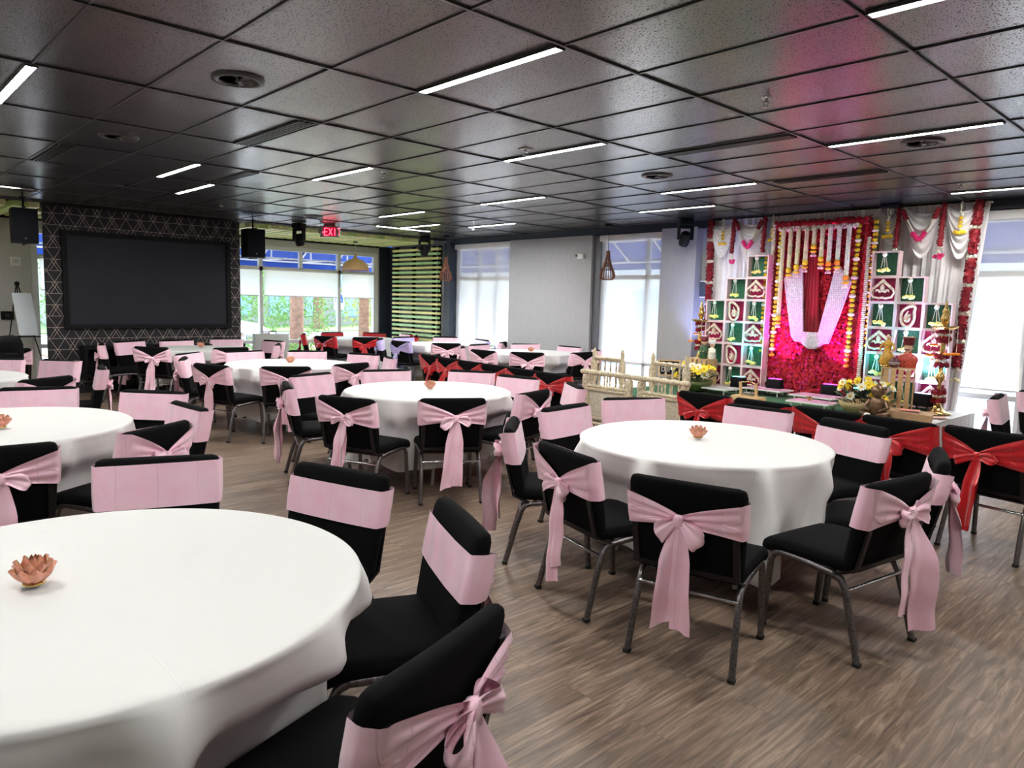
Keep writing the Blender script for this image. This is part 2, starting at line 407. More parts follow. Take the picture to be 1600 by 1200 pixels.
    # second family shifted by a third of a cell in part of the rows
    b1 = line(mth('ADD', mth('MULTIPLY', d1, .5), mth('ADD', half, .36)), .006); b2 = line(mth('ADD', mth('MULTIPLY', d2, .5), mth('ADD', half, .64)), .006)
    dg = mth('MAXIMUM', mth('MAXIMUM', a1, a2), mth('MAXIMUM', b1, b2))
    al = mth('MAXIMUM', hl, dg)
    mx = nd(m, 'ShaderNodeMixRGB'); mx.inputs[1].default_value = (.016,.0155,.019,1); mx.inputs[2].default_value = (.60,.50,.42,1)
    lk(m, al, mx.inputs[0]); lk(m, mx.outputs[0], P(m).inputs['Base Color'])
    lk(m, mth('MULTIPLY', al, .6), P(m).inputs['Metallic'])
    g['wallpaper'] = m
mk_materials()
# ------------------------------------------------------------------ room shell
XW = -13.2      # big window wall
YB = 7.65       # long window wall
XR, YF = 4.6, -5.4
g = MT
b = M(); b.box(XW-.1, XR, YF, YB+.12, -.12, 0); struct('floor', b, g['floor'])

def build_ceiling():
    # suspended ceiling: 4 ft x 2 ft boards, each sagging and tilted a touch of its own
    rnd = random.Random(5); mb = M()
    for i in range(-3, 9):
        for j in range(-9, 13):
            x0, y0 = -1.22*(i+1), .61*j
            x1, y1 = x0+1.22, y0+.61
            if y0 > 7.5: continue
            y1 = min(y1, 7.62)
            tx, ty, sg = rnd.uniform(-.0022,.0022), rnd.uniform(-.0018,.0018), rnd.uniform(.0015,.0045)
            n = 6
            mb.grid(n, 4, lambda u, v: (x1+(x0-x1)*u, y0+(y1-y0)*v, CEIL+.004+tx*(2*u-1)+ty*(2*v-1)-sg*(1-(2*u-1)**2)*(1-(2*v-1)**2)), True)
    b2 = M(); b2.box(-11.0, XR, YF, YB+.1, CEIL+.02, CEIL+.06); 
    mb.add(b2.v, b2.f, False)
    struct('ceiling', mb, g['tile'])
    tb = M()
    for i in range(-3, 10):
        x = -1.22*i; tb.box(x-.0085, x+.0085, YF, 7.6, CEIL-.006, CEIL+.014)
    for j in range(-8, 13):
        y = .61*j; tb.box(-10.98, XR, y-.0065, y+.0065, CEIL-.003, CEIL+.014)
    struct('trim_1', tb, g['tbar'])
build_ceiling()
# dropped black band that closes the tiles near the canopy
b = M(); b.box(-11.24, -10.98, YF, .27, CEIL-.012, CEIL+.05); b.box(-11.9, -10.98, .27, 3.30, CEIL-.010, CEIL+.05); b.box(-11.24, -10.98, 3.30, 7.62, CEIL-.012, CEIL+.05); struct('trim_2', b, g['black'])

# ---- canopy of flat slats between the tile ceiling and the big window
ct = thing('slat_canopy', 'yellow and green slatted canopy hung above the big window', 'ceiling canopy', (0,0,0))
bk = M(); bk.box(XW, -11.22, YF, YB, CEIL+.03, CEIL+.07); bk.build('backing_board', g['black'], ct)
k = 0; y = -3.2
while y < 7.4:
    s_ = M(); s_.box(XW+.02, -11.92 if .13 < y < 3.30 else -11.24, y, y+.135, CEIL-.085, CEIL+.0)
    s_.build('slat', g['canopy_yellow'] if k % 3 else g['canopy_green'], ct)
    y += .205; k += 1

# ---- patterned screen wall (a box standing in front of the window wall)
b = M(); b.box(-11.55, -11.48, .29, 3.28, .12, CEIL+.02); pw = struct('wall_screen', b, g['wallpaper'])
b = M(); b.box(-11.56, -11.465, .28, 3.29, 0, .12); struct('baseboard_screen', b, g['base'])
t = thing('projection_screen', 'large black framed fixed projection screen on the triangle patterned wall', 'screen', (-11.48, 1.8, 1.76))
b = M()
for (y0, y1, z0, z1) in ((-1.29,1.29,.68,.75), (-1.29,1.29,-.75,-.68), (-1.29,-1.22,-.68,.68), (1.22,1.29,-.68,.68)):
    b.box(.005, .06, y0, y1, z0, z1)
b.build('screen_frame', g['black'], t)
b = M(); b.box(.01, .035, -1.22, 1.22, -.68, .68); b.build('screen_surface', g['screen'], t)
t = thing('wall_console', 'low black console with open compartments under the projection screen', 'console', (-11.48, 1.95, 0))
b = M(); b.box(.01, .36, -1.25, 1.25, .28, .33); b.box(.01, .36, -1.25, 1.25, .70, .75)
for yy in (-1.25, -.43, .39, 1.21): b.box(.01, .36, yy, yy+.04, .33, .70)
b.box(.01, .03, -1.25, 1.25, .33, .70); b.build('carcass', g['black'], t)
for yy in (-.37, .45):
    b = M(); b.box(.34, .358, yy, yy+.74, .335, .695); b.build('door', g['base'], t)

# ---- big window wall at X = XW
def wall_x(name, y0, y1, z0, z1, m, th=.16):
    b = M(); b.box(XW-th, XW, y0, y1, z0, z1); return struct(name, b, m)
wall_x('wall_left', YF, .42, 0, CEIL+.1, g['wall_left'])
wall_x('wall_left_header', .42, 7.28, 2.63, CEIL+.1, g['wall_left'])
wall_x('wall_left_pier', 7.28, YB+.1, 0, 2.78, g['wall_left'])
wall_x('wall_left_curb', .42, 7.28, 0, .10, g['wall_left'])
b = M(); b.box(XW, XW+.03, YF, YB, 2.76, 2.80); struct('trim_shadow', b, g['black'])  # black strip stands for the shadow line where canopy meets wall
def window_frame():
    root = struct('window_1', M().box(XW-.12, XW-.02, .42, 7.28, 2.55, 2.63), g['white_frame'])
    def fr(y0, y1, z0, z1, d=.10, nm='window_frame'):
        M().box(XW-.07-d/2, XW-.07+d/2, y0, y1, z0, z1).build(nm, g['white_frame'], root)
    fr(.42, .52, .1, 2.55); fr(7.18, 7.28, .1, 2.55)
    for y in (1.9, 3.3, 4.46, 6.28): fr(y-.035, y+.035, .1, 2.55)
    for y in (2.6, 5.36): fr(y-.03, y+.03, 2.16, 2.55)
    fr(.52, 7.18, 2.12, 2.20); fr(.52, 7.18, .60, .67); fr(.52, 7.18, .10, .17)
    M().box(XW-.10, XW+.06, .42, 7.28, .085, .11).build('window_sill', g['white_frame'], root)
    M().box(XW-.075, XW-.07, .5, 7.2, .15, 2.56).build('window_pane', g['glass'], root)
window_frame()
for (y0, y1, lb) in ((3.36, 4.40, 'white roller shade half drawn beside the patterned screen wall'), (4.52, 6.22, 'wide white roller shade half drawn in the middle of the big window'), (6.34, 7.16, 'narrow white roller shade half drawn beside the grey corner pier'), (.55, 1.85, 'white roller shade seen in the bright strip left of the patterned wall')):
    t = thing('roller_shade', lb, 'window shade', (XW+.0, (y0+y1)/2, 1.6), 0, 'roller shades on the big window')
    h = (y1-y0)/2
    M().grid(8, 6, lambda u, v: (.003*sin(9*u), -h+2*h*u, .54*v)).build('fabric', g['shade_solid'], t)
    M().tube([(0,-h,0),(0,h,0)], .009, 8).build('hem_bar', g['white'], t)
    M().tube([(.0,-h,.55),(.0,h,.55)], .022, 10).build('roller', g['white'], t)

# ---- corner: dark panel, slat wall, dark post
b = M(); b.box(XW, -12.88, YB-.10, YB, 0, 2.79); b.box(XW, XW+.05, YB-.35, YB-.1, 0, 2.79); struct('trim_4', b, g['navy'])
t = thing('slat_wall', 'screen of horizontal yellow and green slats in the far corner', 'slat wall', (0,0,0))
for k in range(26):
    z = .20+k*.0985
    sl = M(); sl.box(-12.87, -11.13 if k % 2 else -11.16, YB-.20, YB-.12, z, z+.05)
    sl.build('slat', g['slat_yellow'] if k % 2 else g['slat_green'], t)
for xx in (-12.86, -12.2, -11.45, -11.25):
    M().box(xx, xx+.035, YB-.12, YB-.04, .12, 2.76).build('batten', g['black'], t)
M().box(-10.98, -10.78, YB-.16, YB+.02, 0, 2.80).build('x', g['navy']).name = 'trim_5'
bpy.data.objects['trim_5']['kind'] = 'structure'

# ---- long window wall at Y = YB
def wall_y(name, x0, x1, z0, z1, m, y0=YB, th=.14):
    b = M(); b.box(x0, x1, y0, y0+th, z0, z1); return struct(name, b, m)
wall_y('wall_back', XW, -10.78, 0, CEIL+.1, g['wall_grey'])
wall_y('wall_back_panel', -9.03, -6.95, 0, 2.80, g['wall_grey'], YB-.08, .22)
wall_y('wall_back_column', -5.48, -4.84, 0, 2.80, g['wall_grey'], YB-.12, .30)
wall_y('wall_back_stage', -4.84, -1.9, 0, CEIL+.1, g['wall_grey'], YB+.06, .1)
wall_y('wall_back_right', -.56, XR, 0, CEIL+.1, g['wall_grey'], YB-.08, .22)
wall_y('wall_back_header', -10.78, -.56, 2.74, CEIL+.1, g['wall_plain'], YB+.10, .1)
wall_y('wall_back_sill', -10.78, -.56, 0, .12, g['wall_plain'], YB+.05, .14)
b = M(); b.box(-10.98, XR, YB-.10, YB+.12, 2.775, CEIL+.015); struct('trim_6', b, g['navy'])
b = M()
for (x0, x1) in ((-9.03,-6.95), (-5.48,-4.84)): b.box(x0, x1, YB-.14, YB-.12, 0, .1)
struct('baseboard_back', b, g['base'])
wn_i = 2
SH = [('sheer solar shade lowered over the window beside the dark corner post', -10.76, -9.05, (-10.1, -9.55)),
      ('sheer solar shade lowered over the window behind the teardrop pendant', -6.80, -5.50, (-5.86,)),
      ('sheer solar shade over the sunlit window at the right edge', -1.9, -.58, (-1.3,))]
for (lb, x0, x1, mull) in SH:
    root = struct('window_%d' % wn_i, M().box(x0, x1, YB+.06, YB+.12, 2.66, 2.74), g['white_frame']); wn_i += 1
    def fr(a, c, z0, z1): M().box(a, c, YB+.05, YB+.12, z0, z1).build('window_frame', g['white_frame'], root)
    fr(x0, x0+.05, .12, 2.66); fr(x1-.05, x1, .12, 2.66)
    for q in mull: fr(q-.03, q+.03, .12, 2.66)
    fr(x0+.05, x1-.05, 2.02, 2.09); fr(x0+.05, x1-.05, .60, .66); fr(x0+.05, x1-.05, .12, .18)
    M().box(x0+.02, x1-.02, YB+.085, YB+.09, .15, 2.68).build('window_pane', g['glass'], root)
    t = thing('roller_shade', lb, 'window shade', ((x0+x1)/2, YB+.0, 0), 0, 'sheer shades on the long window wall'); h = (x1-x0)/2-.01
    low = .64 if x0 < -6 and x0 > -8 else .72
    M().grid(10, 6, lambda u, v: (-h+2*h*u, .002*sin(8*u), low+(2.66-low)*v)).build('fabric', g['shade_mesh'], t)
    M().tube([(-h,0,low),(h,0,low)], .010, 8).build('hem_bar', g['white'], t)
    M().rbox((0,-.02,2.715), (h+.008,.045,.05), .008, 2).build('cassette', g['white'], t)
M().box(-6.95, -6.80, YB-.02, YB+.14, 0, 2.76).build('trim_7', vary(mat('dark_grey_jamb', (.12,.125,.14,1), .5), 5, .1))['kind'] = 'structure'

# ---- the two walls behind the camera side, with plain light paint
b = M(); b.box(XR, XR+.1, YF, YB+.1, 0, CEIL+.1); struct('wall_right', b, g['wall_plain'])
b = M(); b.box(XW-.1, XR+.1, YF-.1, YF, 0, CEIL+.1); struct('wall_front', b, g['wall_plain'])
b = M(); b.box(XR-.015, XR, YF, YB, 0, .1); struct('baseboard_right', b, g['base'])

# ------------------------------------------------------------------ ceiling fittings
def strip(x0, x1, y0, y1, lb):
    cx, cy = (x0+x1)/2, (y0+y1)/2; L = max(x1-x0, y1-y0)/2; al = (x1-x0) > (y1-y0)
    t = thing('linear_ceiling_light', lb, 'ceiling light', (cx, cy, CEIL), 0 if al else pi/2, 'linear lights set in the ceiling grid')
    M().box(-L, L, -.034, -.026, -.012, .012).box(-L, L, .026, .034, -.012, .012).box(-L, -L+.012, -.026, .026, -.012, .012).box(L-.012, L, -.026, .026, -.012, .012).build('housing', g['tbar'], t)
    M().box(-L+.012, L-.012, -.026, .026, -.0085, -.0065).build('diffuser', g['led'], t)
ST = [(-4,-3,-2,'linear ceiling light cut off at the upper left edge of the photo'),
 (-2,-1,1,'long bright linear ceiling light at the top centre, largest in view'),
 (-3,-2,4,'linear ceiling light beside the white square sprinkler plate'),
 (0,1,2,'linear ceiling light cut off at the upper right edge of the photo'),
 (-1,0,6,'long linear ceiling light behind the round diffuser at upper right'),
 (-6,-5,1,'short linear ceiling light at left, nearer of the pair above the screen wall'),
 (-7,-6,2,'short linear ceiling light at left, farther of the pair above the screen wall'),
 (-5,-4,3,'faint linear ceiling light between the slot diffusers and the small sprinkler'),
 (-5,-4,7,'linear ceiling light above the big grey wall panel, third row back'),
 (-4,-3,10,'linear ceiling light nearest the grey column and its moving head light'),
 (-3,-2,8,'linear ceiling light in front of the stage, left of the purple glow'),
 (-1,0,11,'linear ceiling light close over the right end of the stage curtain'),
 (-7,-6,7,'linear ceiling light toward the slat wall, longer of the two there'),
 (-8,-7,9,'small linear ceiling light nearest the slat wall'),
 (-7,-6,10,'small linear ceiling light above the first shaded window')]
for (a, c, j, lb) in ST: strip(a*1.22+.02, c*1.22-.02, j*.61-.03, j*.61+.03, lb)
strip(-9.79, -9.73, 5.0, 6.2, 'linear ceiling light running crosswise near the slat canopy')
strip(-9.79, -9.73, -1.3, -.12, 'linear ceiling light running crosswise at the far left')
for (a, c, j) in ((-9,-8,-5), (-2,-1,-4), (0,1,-3), (2,3,4), (2,3,8), (-5,-4,-7), (-7,-6,-5)):  # added strips out of view, to brighten the near tables and left side
    strip(a*1.22+.02, c*1.22-.02, j*.61-.03, j*.61+.03, 'added linear ceiling light out of view on the camera side')

def slot(x0, x1, y, lb, n=4):
    t = thing('slot_diffuser', lb, 'air diffuser', ((x0+x1)/2, y, CEIL), 0, 'slot air diffusers in the ceiling'); L = (x1-x0)/2
    M().box(-L, L, -.055, .055, .000, .004).build('plate', g['black'], t)
    b = M()
    for q in range(n+1): b.box(-L, L, -.052+q*.104/n-.005, -.052+q*.104/n+.005, -.014, .002)
    b.build('blades', g['tbar'], t)
slot(-4.86, -3.68, .50, 'four slot air diffuser in the ceiling at upper left centre')
slot(-7.3, -6.12, -.52, 'slot air diffuser at the far left of the ceiling')
slot(-7.3, -6.12, 1.18, 'small slot air diffuser behind the short linear lights')
slot(-2.42, -1.24, 3.15, 'slot air diffuser in the ceiling beside the pink glow', 5)
slot(-2.3, -1.24, 4.98, 'narrow slot air diffuser right in front of the stage ceiling', 2)
def rdiff(x, y, lb):
    t = thing('round_diffuser', lb, 'air diffuser', (x, y, CEIL), 0, 'round swirl diffusers in the ceiling')
    M().lathe([(.155,.004),(.15,-.012),(.125,-.016),(.11,-.010),(.108,.003)], 32).build('ring', g['tbar'], t)
    M().lathe([(.108,-.001),(0.0001,-.001)], 24).build('core', g['black'], t)
    b = M()
    for k in range(8):
        a = k*pi/4
        b.grid(4, 2, lambda u, v: ((.02+.085*u)*cos(a+v*.35), (.02+.085*u)*sin(a+v*.35), -.004-.010*v))
    b.lathe([(.022,-.002),(.02,-.015),(0.0001,-.016)], 12); b.build('vanes', g['tbar'], t)
for (x, y, lb) in ((-3.05,-.28,'round black swirl diffuser at upper left, nearest and largest of them'), (-5.4,-.3,'round black swirl diffuser at the left above the screen wall'), (-.62,3.97,'round black swirl diffuser by the long light at upper right'), (-3.02,3.93,'round black swirl diffuser in the middle of the ceiling'), (-9.4,3.6,'small round diffuser in the ceiling behind the crosswise light'), (-9.9,-.2,'round diffuser at the far left edge of the ceiling')):
    rdiff(x, y, lb)
def sprinkler(x, y, lb, plate=False):
    t = thing('sprinkler', lb, 'sprinkler', (x, y, CEIL), 0, 'sprinkler heads')
    if plate: M().box(-.045,.045,-.045,.045,-.006,.004).build('escutcheon', g['white'], t)
    else: M().lathe([(.034,.003),(.03,-.006),(.012,-.008)], 16).build('escutcheon', g['chrome'], t)
    b = M(); b.lathe([(.011,-.003),(.011,-.03)], 8)
    for s_ in (-1,1): b.tube([(s_*.010,0,-.02),(s_*.016,0,-.034),(s_*.004,0,-.052)], .0028, 5)
    b.lathe([(.003,-.05),(.024,-.054),(.024,-.057),(.002,-.058)], 10); b.build('head', g['chrome'], t)
sprinkler(-.92, 2.12, 'chrome sprinkler head in the purple lit ceiling')
sprinkler(-3.12, 2.2, 'sprinkler head on a white square plate in the centre', True)
sprinkler(-5.05, 2.07, 'small sprinkler head left of centre in the ceiling')
sprinkler(-9.4, 2.13, 'small sprinkler head right above the patterned wall')
sprinkler(-.95, 6.15, 'sprinkler head above the right end of the stage')
sprinkler(-8.4, 6.1, 'small white sprinkler head near the slat wall')

# hanging speakers
def speaker(y0, lb):
    t = thing('hanging_speaker', lb, 'loudspeaker', (-10.9, y0, 2.48), radians(-4), 'hanging loudspeakers')
    M().rbox((0,0,0), (.16,.155,.24), .012, 3).build('cabinet', g['black'], t)
    M().rbox((.163,0,0), (.006,.15,.235), .004, 2).build('grille', vary(mat('black_speaker_grille', (.005,.006,.009,1), .7, spec=.12), 200, .4, bump=.2), t)
    M().box(.169,.172,-.012,.012,-.19,-.165).build('logo_badge', g['tbar'], t)
    b = M(); b.box(-.17,.17,-.012,.012,.245,.257); b.box(-.17,.17,-.012,.012,-.257,-.245); b.box(-.18,-.168,-.012,.012,-.257,.257)
    b.tube([(0,0,.257),(0,0,CEIL-2.48)], .014, 8); b.lathe([(.05,CEIL-2.48),(.05,CEIL-2.49)],12); b.build('bracket', g['black'], t)
speaker(-.05, 'black loudspeaker hanging at the far left beside the patterned wall')
speaker(3.27, 'black loudspeaker hanging in front of the big window')

def moving_head(x, y, lb, rz=0, tilt=.4):
    t = thing('moving_head_light', lb, 'stage light', (x, y, CEIL), rz, 'moving head stage lights')
    b = M(); b.rbox((0,0,-.05), (.10,.09,.045), .02, 3); b.build('base', g['black'], t)
    b = M(); b.rbox((0,0,-.115), (.10,.035,.02), .01, 3)
    for s_ in (-1,1): b.rbox((s_*.10,0,-.20), (.018,.04,.10), .012, 3)
    b.build('yoke', g['black'], t)
    b = M(); b.lathe([(.06,.08),(.075,.06),(.078,-.08),(.07,-.12),(.062,-.125)], 20)
    b.xf(Matrix.Translation((0,0,-.27)) @ Matrix.Rotation(tilt, 4, 'X')); b.build('lamp_head', g['black'], t)
    b = M(); b.lathe([(.06,-.122),(.03,-.118),(0.0001,-.116)], 16)
    b.xf(Matrix.Translation((0,0,-.27)) @ Matrix.Rotation(tilt, 4, 'X')); b.build('lens', mat('dark_lens', (.02,.02,.03,1), .08), t)
moving_head(-10.6, 3.97, 'black moving head light left of the exit sign', .4, .3)
moving_head(-10.55, 6.65, 'black moving head light hanging before the slat wall', 1.2, .2)
moving_head(-4.83, 7.20, 'black moving head light on the grey column beside the stage', .9, .7)
t = thing('ceiling_bracket', 'small black ceiling bracket with a dangling cable loop above the curtain', 'bracket', (-1.97, 7.2, CEIL))
M().rbox((0,0,-.025), (.11,.06,.025), .01, 2).build('plate', g['black'], t)
M().tube([(.02+.04*cos(q*pi/6), 0, -.09-.06*sin(q*pi/6)) for q in range(-5, 8)], .005, 6).build('cable_loop', g['rubber'], t)

# exit sign
t = thing('exit_sign', 'red EXIT sign with arrow hanging under the ceiling', 'exit sign', (-10.34, 4.42, CEIL), radians(-58))
t.rotation_euler = (0, 0, radians(40))
sg = vary(mat('clear_grey_acrylic', (.30,.36,.33,1), .2), 10, .08)
M().box(-.10,.10,-.03,.03,-.03,0).build('canopy', vary(mat('red_brown_canopy', (.25,.02,.03,1), .4), 9, .1), t)
b = M(); b.box(-.17,.17,-.012,.012,-.22,-.03); b.rbox((-.17,0,-.13),(.03,.02,.035),.01,2); b.rbox((.17,0,-.13),(.03,.02,.035),.01,2); b.build('sign_body', sg, t)
led_red = glow('lit_red_lettering', (1,.10,.18,1), 1.6)
b = M(); b.box(-.115,.125,-.016,-.012,-.205,-.05); b.build('sign_face', glow('lit_red_face', (.8,.0,.04,1), .22), t)
def stroke(b, pts, w, y0, y1):
    for (x0, z0, x1, z1) in pts:
        d = Vector((x1-x0, 0, z1-z0)); n_ = Vector((-d.z, 0, d.x)).normalized()*w/2
        q = [Vector((x0,0,z0))+n_, Vector((x1,0,z1))+n_, Vector((x1,0,z1))-n_, Vector((x0,0,z0))-n_]
        v = [(p.x, y0, p.z) for p in q]+[(p.x, y1, p.z) for p in q]
        b.add(v, [(0,1,2,3),(7,6,5,4),(0,4,5,1),(1,5,6,2),(2,6,7,3),(3,7,4,0)], False)
LET = {'E':[(0,0,0,1),(0,1,.6,1),(0,.5,.5,.5),(0,0,.6,0)], 'X':[(0,0,.6,1),(0,1,.6,0)], 'I':[(.3,0,.3,1)], 'T':[(.3,0,.3,1),(0,1,.6,1)],
       'B':[(0,0,0,1),(0,1,.5,.95),(.5,.95,.5,.55),(0,.52,.55,.5),(.55,.5,.55,.05),(.55,.05,0,0)], 'e':[(.05,.3,.55,.3),(.55,.3,.5,.55),(.5,.55,.1,.55),(.1,.55,.02,.3),(.02,.3,.12,.02),(.12,.02,.55,.05)],
       's':[(.5,.5,.15,.55),(.15,.55,.1,.35),(.1,.35,.45,.25),(.45,.25,.45,.05),(.45,.05,.05,.02)], 't':[(.25,0,.25,.9),(.05,.6,.5,.6)], 'P':[(0,0,0,1),(0,1,.55,.95),(.55,.95,.55,.5),(.55,.5,0,.48)]}
def letters(b, word, x, z, h, w, y0, y1, adv=.85):
    for ch in word:
        stroke(b, [(x+a*h*.8, z+c*h, x+d*h*.8, z+e*h) for (a, c, d, e) in LET[ch]], w, y0, y1)
        x += h*.8*adv
for (ya, yb) in ((-.020,-.016),):
    b = M(); letters(b, 'EXIT', -.085, -.19, .12, .013, ya, yb, .82)
    stroke(b, [(-.10,-.125,-.125,-.14),(-.10,-.155,-.125,-.14)], .008, ya, yb); b.build('lettering', led_red, t)

# pendants
def drop_pendant(x, y, lb, drop=.42, h=.47):
    t = thing('teardrop_pendant_lamp', lb, 'pendant lamp', (x, y, CEIL), 0, 'wooden teardrop pendants')
    M().box(-.06,.06,-.03,.03,-.03,0).build('ceiling_cup', g['black'], t)
    M().tube([(0,0,-.02),(0,0,-drop)], .004, 6).build('cord', g['black'], t)
    wood = g.setdefault('red_wood', vary(mat('reddish_brown_veneer', (.22,.085,.045,1), .5), 18, .25, stretch=(1,1,.15)))
    b = M(); N = 18
    def rad(s_): return .028+.108*(sin(pi*min(1, s_**1.5*1.0)))**.9*(1 if s_ < .72 else 1)
    prof = [(.032,0),(.040,.12),(.075,.24),(.118,.34),(.132,.40),(.125,.43),(.085,h)]
    for k in range(N):
        a = 2*pi*k/N
        pts_o = [(r_, -drop-z_) for (r_, z_) in prof]; 
        vs = []; fs = []
        for (r_, z_) in pts_o:
            for (dr, dt) in ((0,-.003),(0,.003),(-.022,.003),(-.022,-.003)):
                rr = max(.008, r_+dr); vs.append((rr*cos(a)-dt*sin(a), rr*sin(a)+dt*cos(a), z_))
        for i in range(len(prof)-1):
            for q in range(4): fs.append((i*4+q, i*4+(q+1)%4, (i+1)*4+(q+1)%4, (i+1)*4+q))
        b.add(vs, fs, False)
    b.build('slatted_shade', wood, t)
    b = M(); b.lathe([(.034,-drop+.002),(.034,-drop-.012)], 16); b.lathe([(.115,-drop-.30),(.115,-drop-.308),(.09,-drop-.308)], 20); b.lathe([(.088,-drop-h+.01),(.088,-drop-h)], 20); b.build('shade_ring', wood, t)
    M().ball((0,0,-drop-.22), .04, 12).build('bulb', vary(mat('clear_bulb_glass', (.85,.85,.8,1), .1), 5, .02), t)
drop_pendant(-6.22, 7.12, 'reddish wooden teardrop pendant in front of the right shaded window')
drop_pendant(-10.3, 7.0, 'reddish wooden teardrop pendant in front of the slat wall corner')
t = thing('rattan_pendant_lamp', 'woven rattan dome pendant hanging before the big window', 'pendant lamp', (-12.3, 6.13, CEIL-.09))
M().lathe([(.05,0),(.05,-.02)], 12).build('ceiling_cup', g['black'], t)
M().tube([(0,0,-.02),(0,0,-.30)], .004, 6).build('cord', g['white'], t)
rt = vary(mat('woven_rattan', (.62,.40,.20,1), .7), 60, .3, bump=.5, bscale=160)
b = M(); b.lathe([(.02,-.26),(.03,-.32),(.07,-.36),(.17,-.40),(.25,-.47),(.285,-.56),(.288,-.60),(.275,-.60),(.24,-.49),(.16,-.42),(.02,-.34)], 28)
for k in range(44):
    a = 2*pi*k/44; b.tube([(.286*cos(a),.286*sin(a),-.59),(.29*cos(a),.29*sin(a),-.635)], .005, 4)
b.build('shade', rt, t)

# wall fittings
t = thing('emergency_light', 'small white emergency light on the grey wall panel', 'emergency light', (-7.18, YB-.08, 2.42))
b = M(); b.rbox((0,-.03,0), (.075,.03,.05), .02, 3); b.build('body', g['white'], t)
M().ball((-.06,-.065,.005), .028, 10).build('lamp', g['chrome'], t)
t = thing('wall_box', 'small grey wall mounted box beside the stage curtain', 'wall box', (-4.72, YB+.06, 1.86))
M().rbox((0,-.06,0), (.07,.06,.13), .01, 2).build('body', vary(mat('slate_plastic', (.05,.07,.10,1), .4), 8, .1), t)
for zz in (.12,-.12): M().box(-.06,.06,-.125,-.118,zz-.008,zz+.008).build('trim_strip', g['white'], t)
t = thing('light_switch', 'white multi switch plate on the left grey wall', 'switch', (XW, .20, 2.06))
M().rbox((.006,0,0),(.006,.075,.075),.004,2).build('plate', g['white'], t)
for q in (-.03,.0,.03): M().box(.012,.018,q-.008,q+.008,-.03,.03).build('toggle', g['wall_plain'], t)
t = thing('wall_socket_box', 'black square socket box low on the left grey wall', 'socket', (XW, .05, 1.16))
M().rbox((.02,0,0),(.02,.09,.07),.006,2).build('body', g['black'], t); M().box(.04,.043,-.03,.03,-.03,.03).build('cover', g['base'], t)

# easel with a white board
t = thing('easel', 'thin black tripod easel at the far left before the grey wall', 'easel', (-12.3, .12, 0))
apex = (0,-.06,1.72)
for (fx, fy) in ((.18,-.36),(.22,.30),(-.35,.0)):
    M().tube([apex,(fx*.9,fy*.9,.16),(fx,fy,0)], .009, 6).build('leg', g['black'], t)
M().box(-.02,.03,-.09,-.03,1.66,1.71).build('head', g['black'], t); M().box(.05,.16,-.12,.20,.85,.87).build('ledge', g['black'], t)
o = M(); o.box(.085,.095,-.15,.11,.88,1.54, fn=lambda p: (p[0]-(p[2]-.86)*.09, p[1]+(1.54-p[2])*.10, p[2]))
tag(o.build('poster_board', vary(mat('pale_blue_white_board', (.78,.86,.92,1), .5), 3, .03), None, (-12.25,.12,0)), 'blank pale board standing on the black easel', 'board')
# ------------------------------------------------------------------ banquet chair with a satin sash
# local frame: +Y is where the sitter faces; origin on the floor under the top of the back
def yb(z): return .110-(z-.45)*.205          # centre plane of the reclined back
BW = .262                                     # half width of the back pad
def back_pad():
    def fn(p):
        x, y, z = p
        k = 1-.07*max(0, (.70-z)/.3)
        bow = -.010*(1-(x/BW)**2)
        return (x*k, yb(z)+(y)*(1.15-.25*abs(z-.62)/.22)+bow, z)
    return M().rbox((0,0,.622), (BW,.036,.222), .036, 8, fn, nn=(9,5,9))
def seat_pad():
    def fn(p):
        x, y, z = p
        t = (y-.10)/.47
        d = -.028*max(0, (t-.72)/.28)**2
        return (x*(1+.03*t), y, z+d+.012*(1-(x/.24)**2)*(1 if z > .44 else 0)*sin(pi*min(1, max(0, t))))
    return M().rbox((0,.335,.437), (.240,.235,.036), .032, 7, fn, nn=(8,9,4))
SQ = [(cos(2*pi*k/12)*(1 if abs(cos(2*pi*k/12)) < .75 else .96), sin(2*pi*k/12)) for k in range(12)]
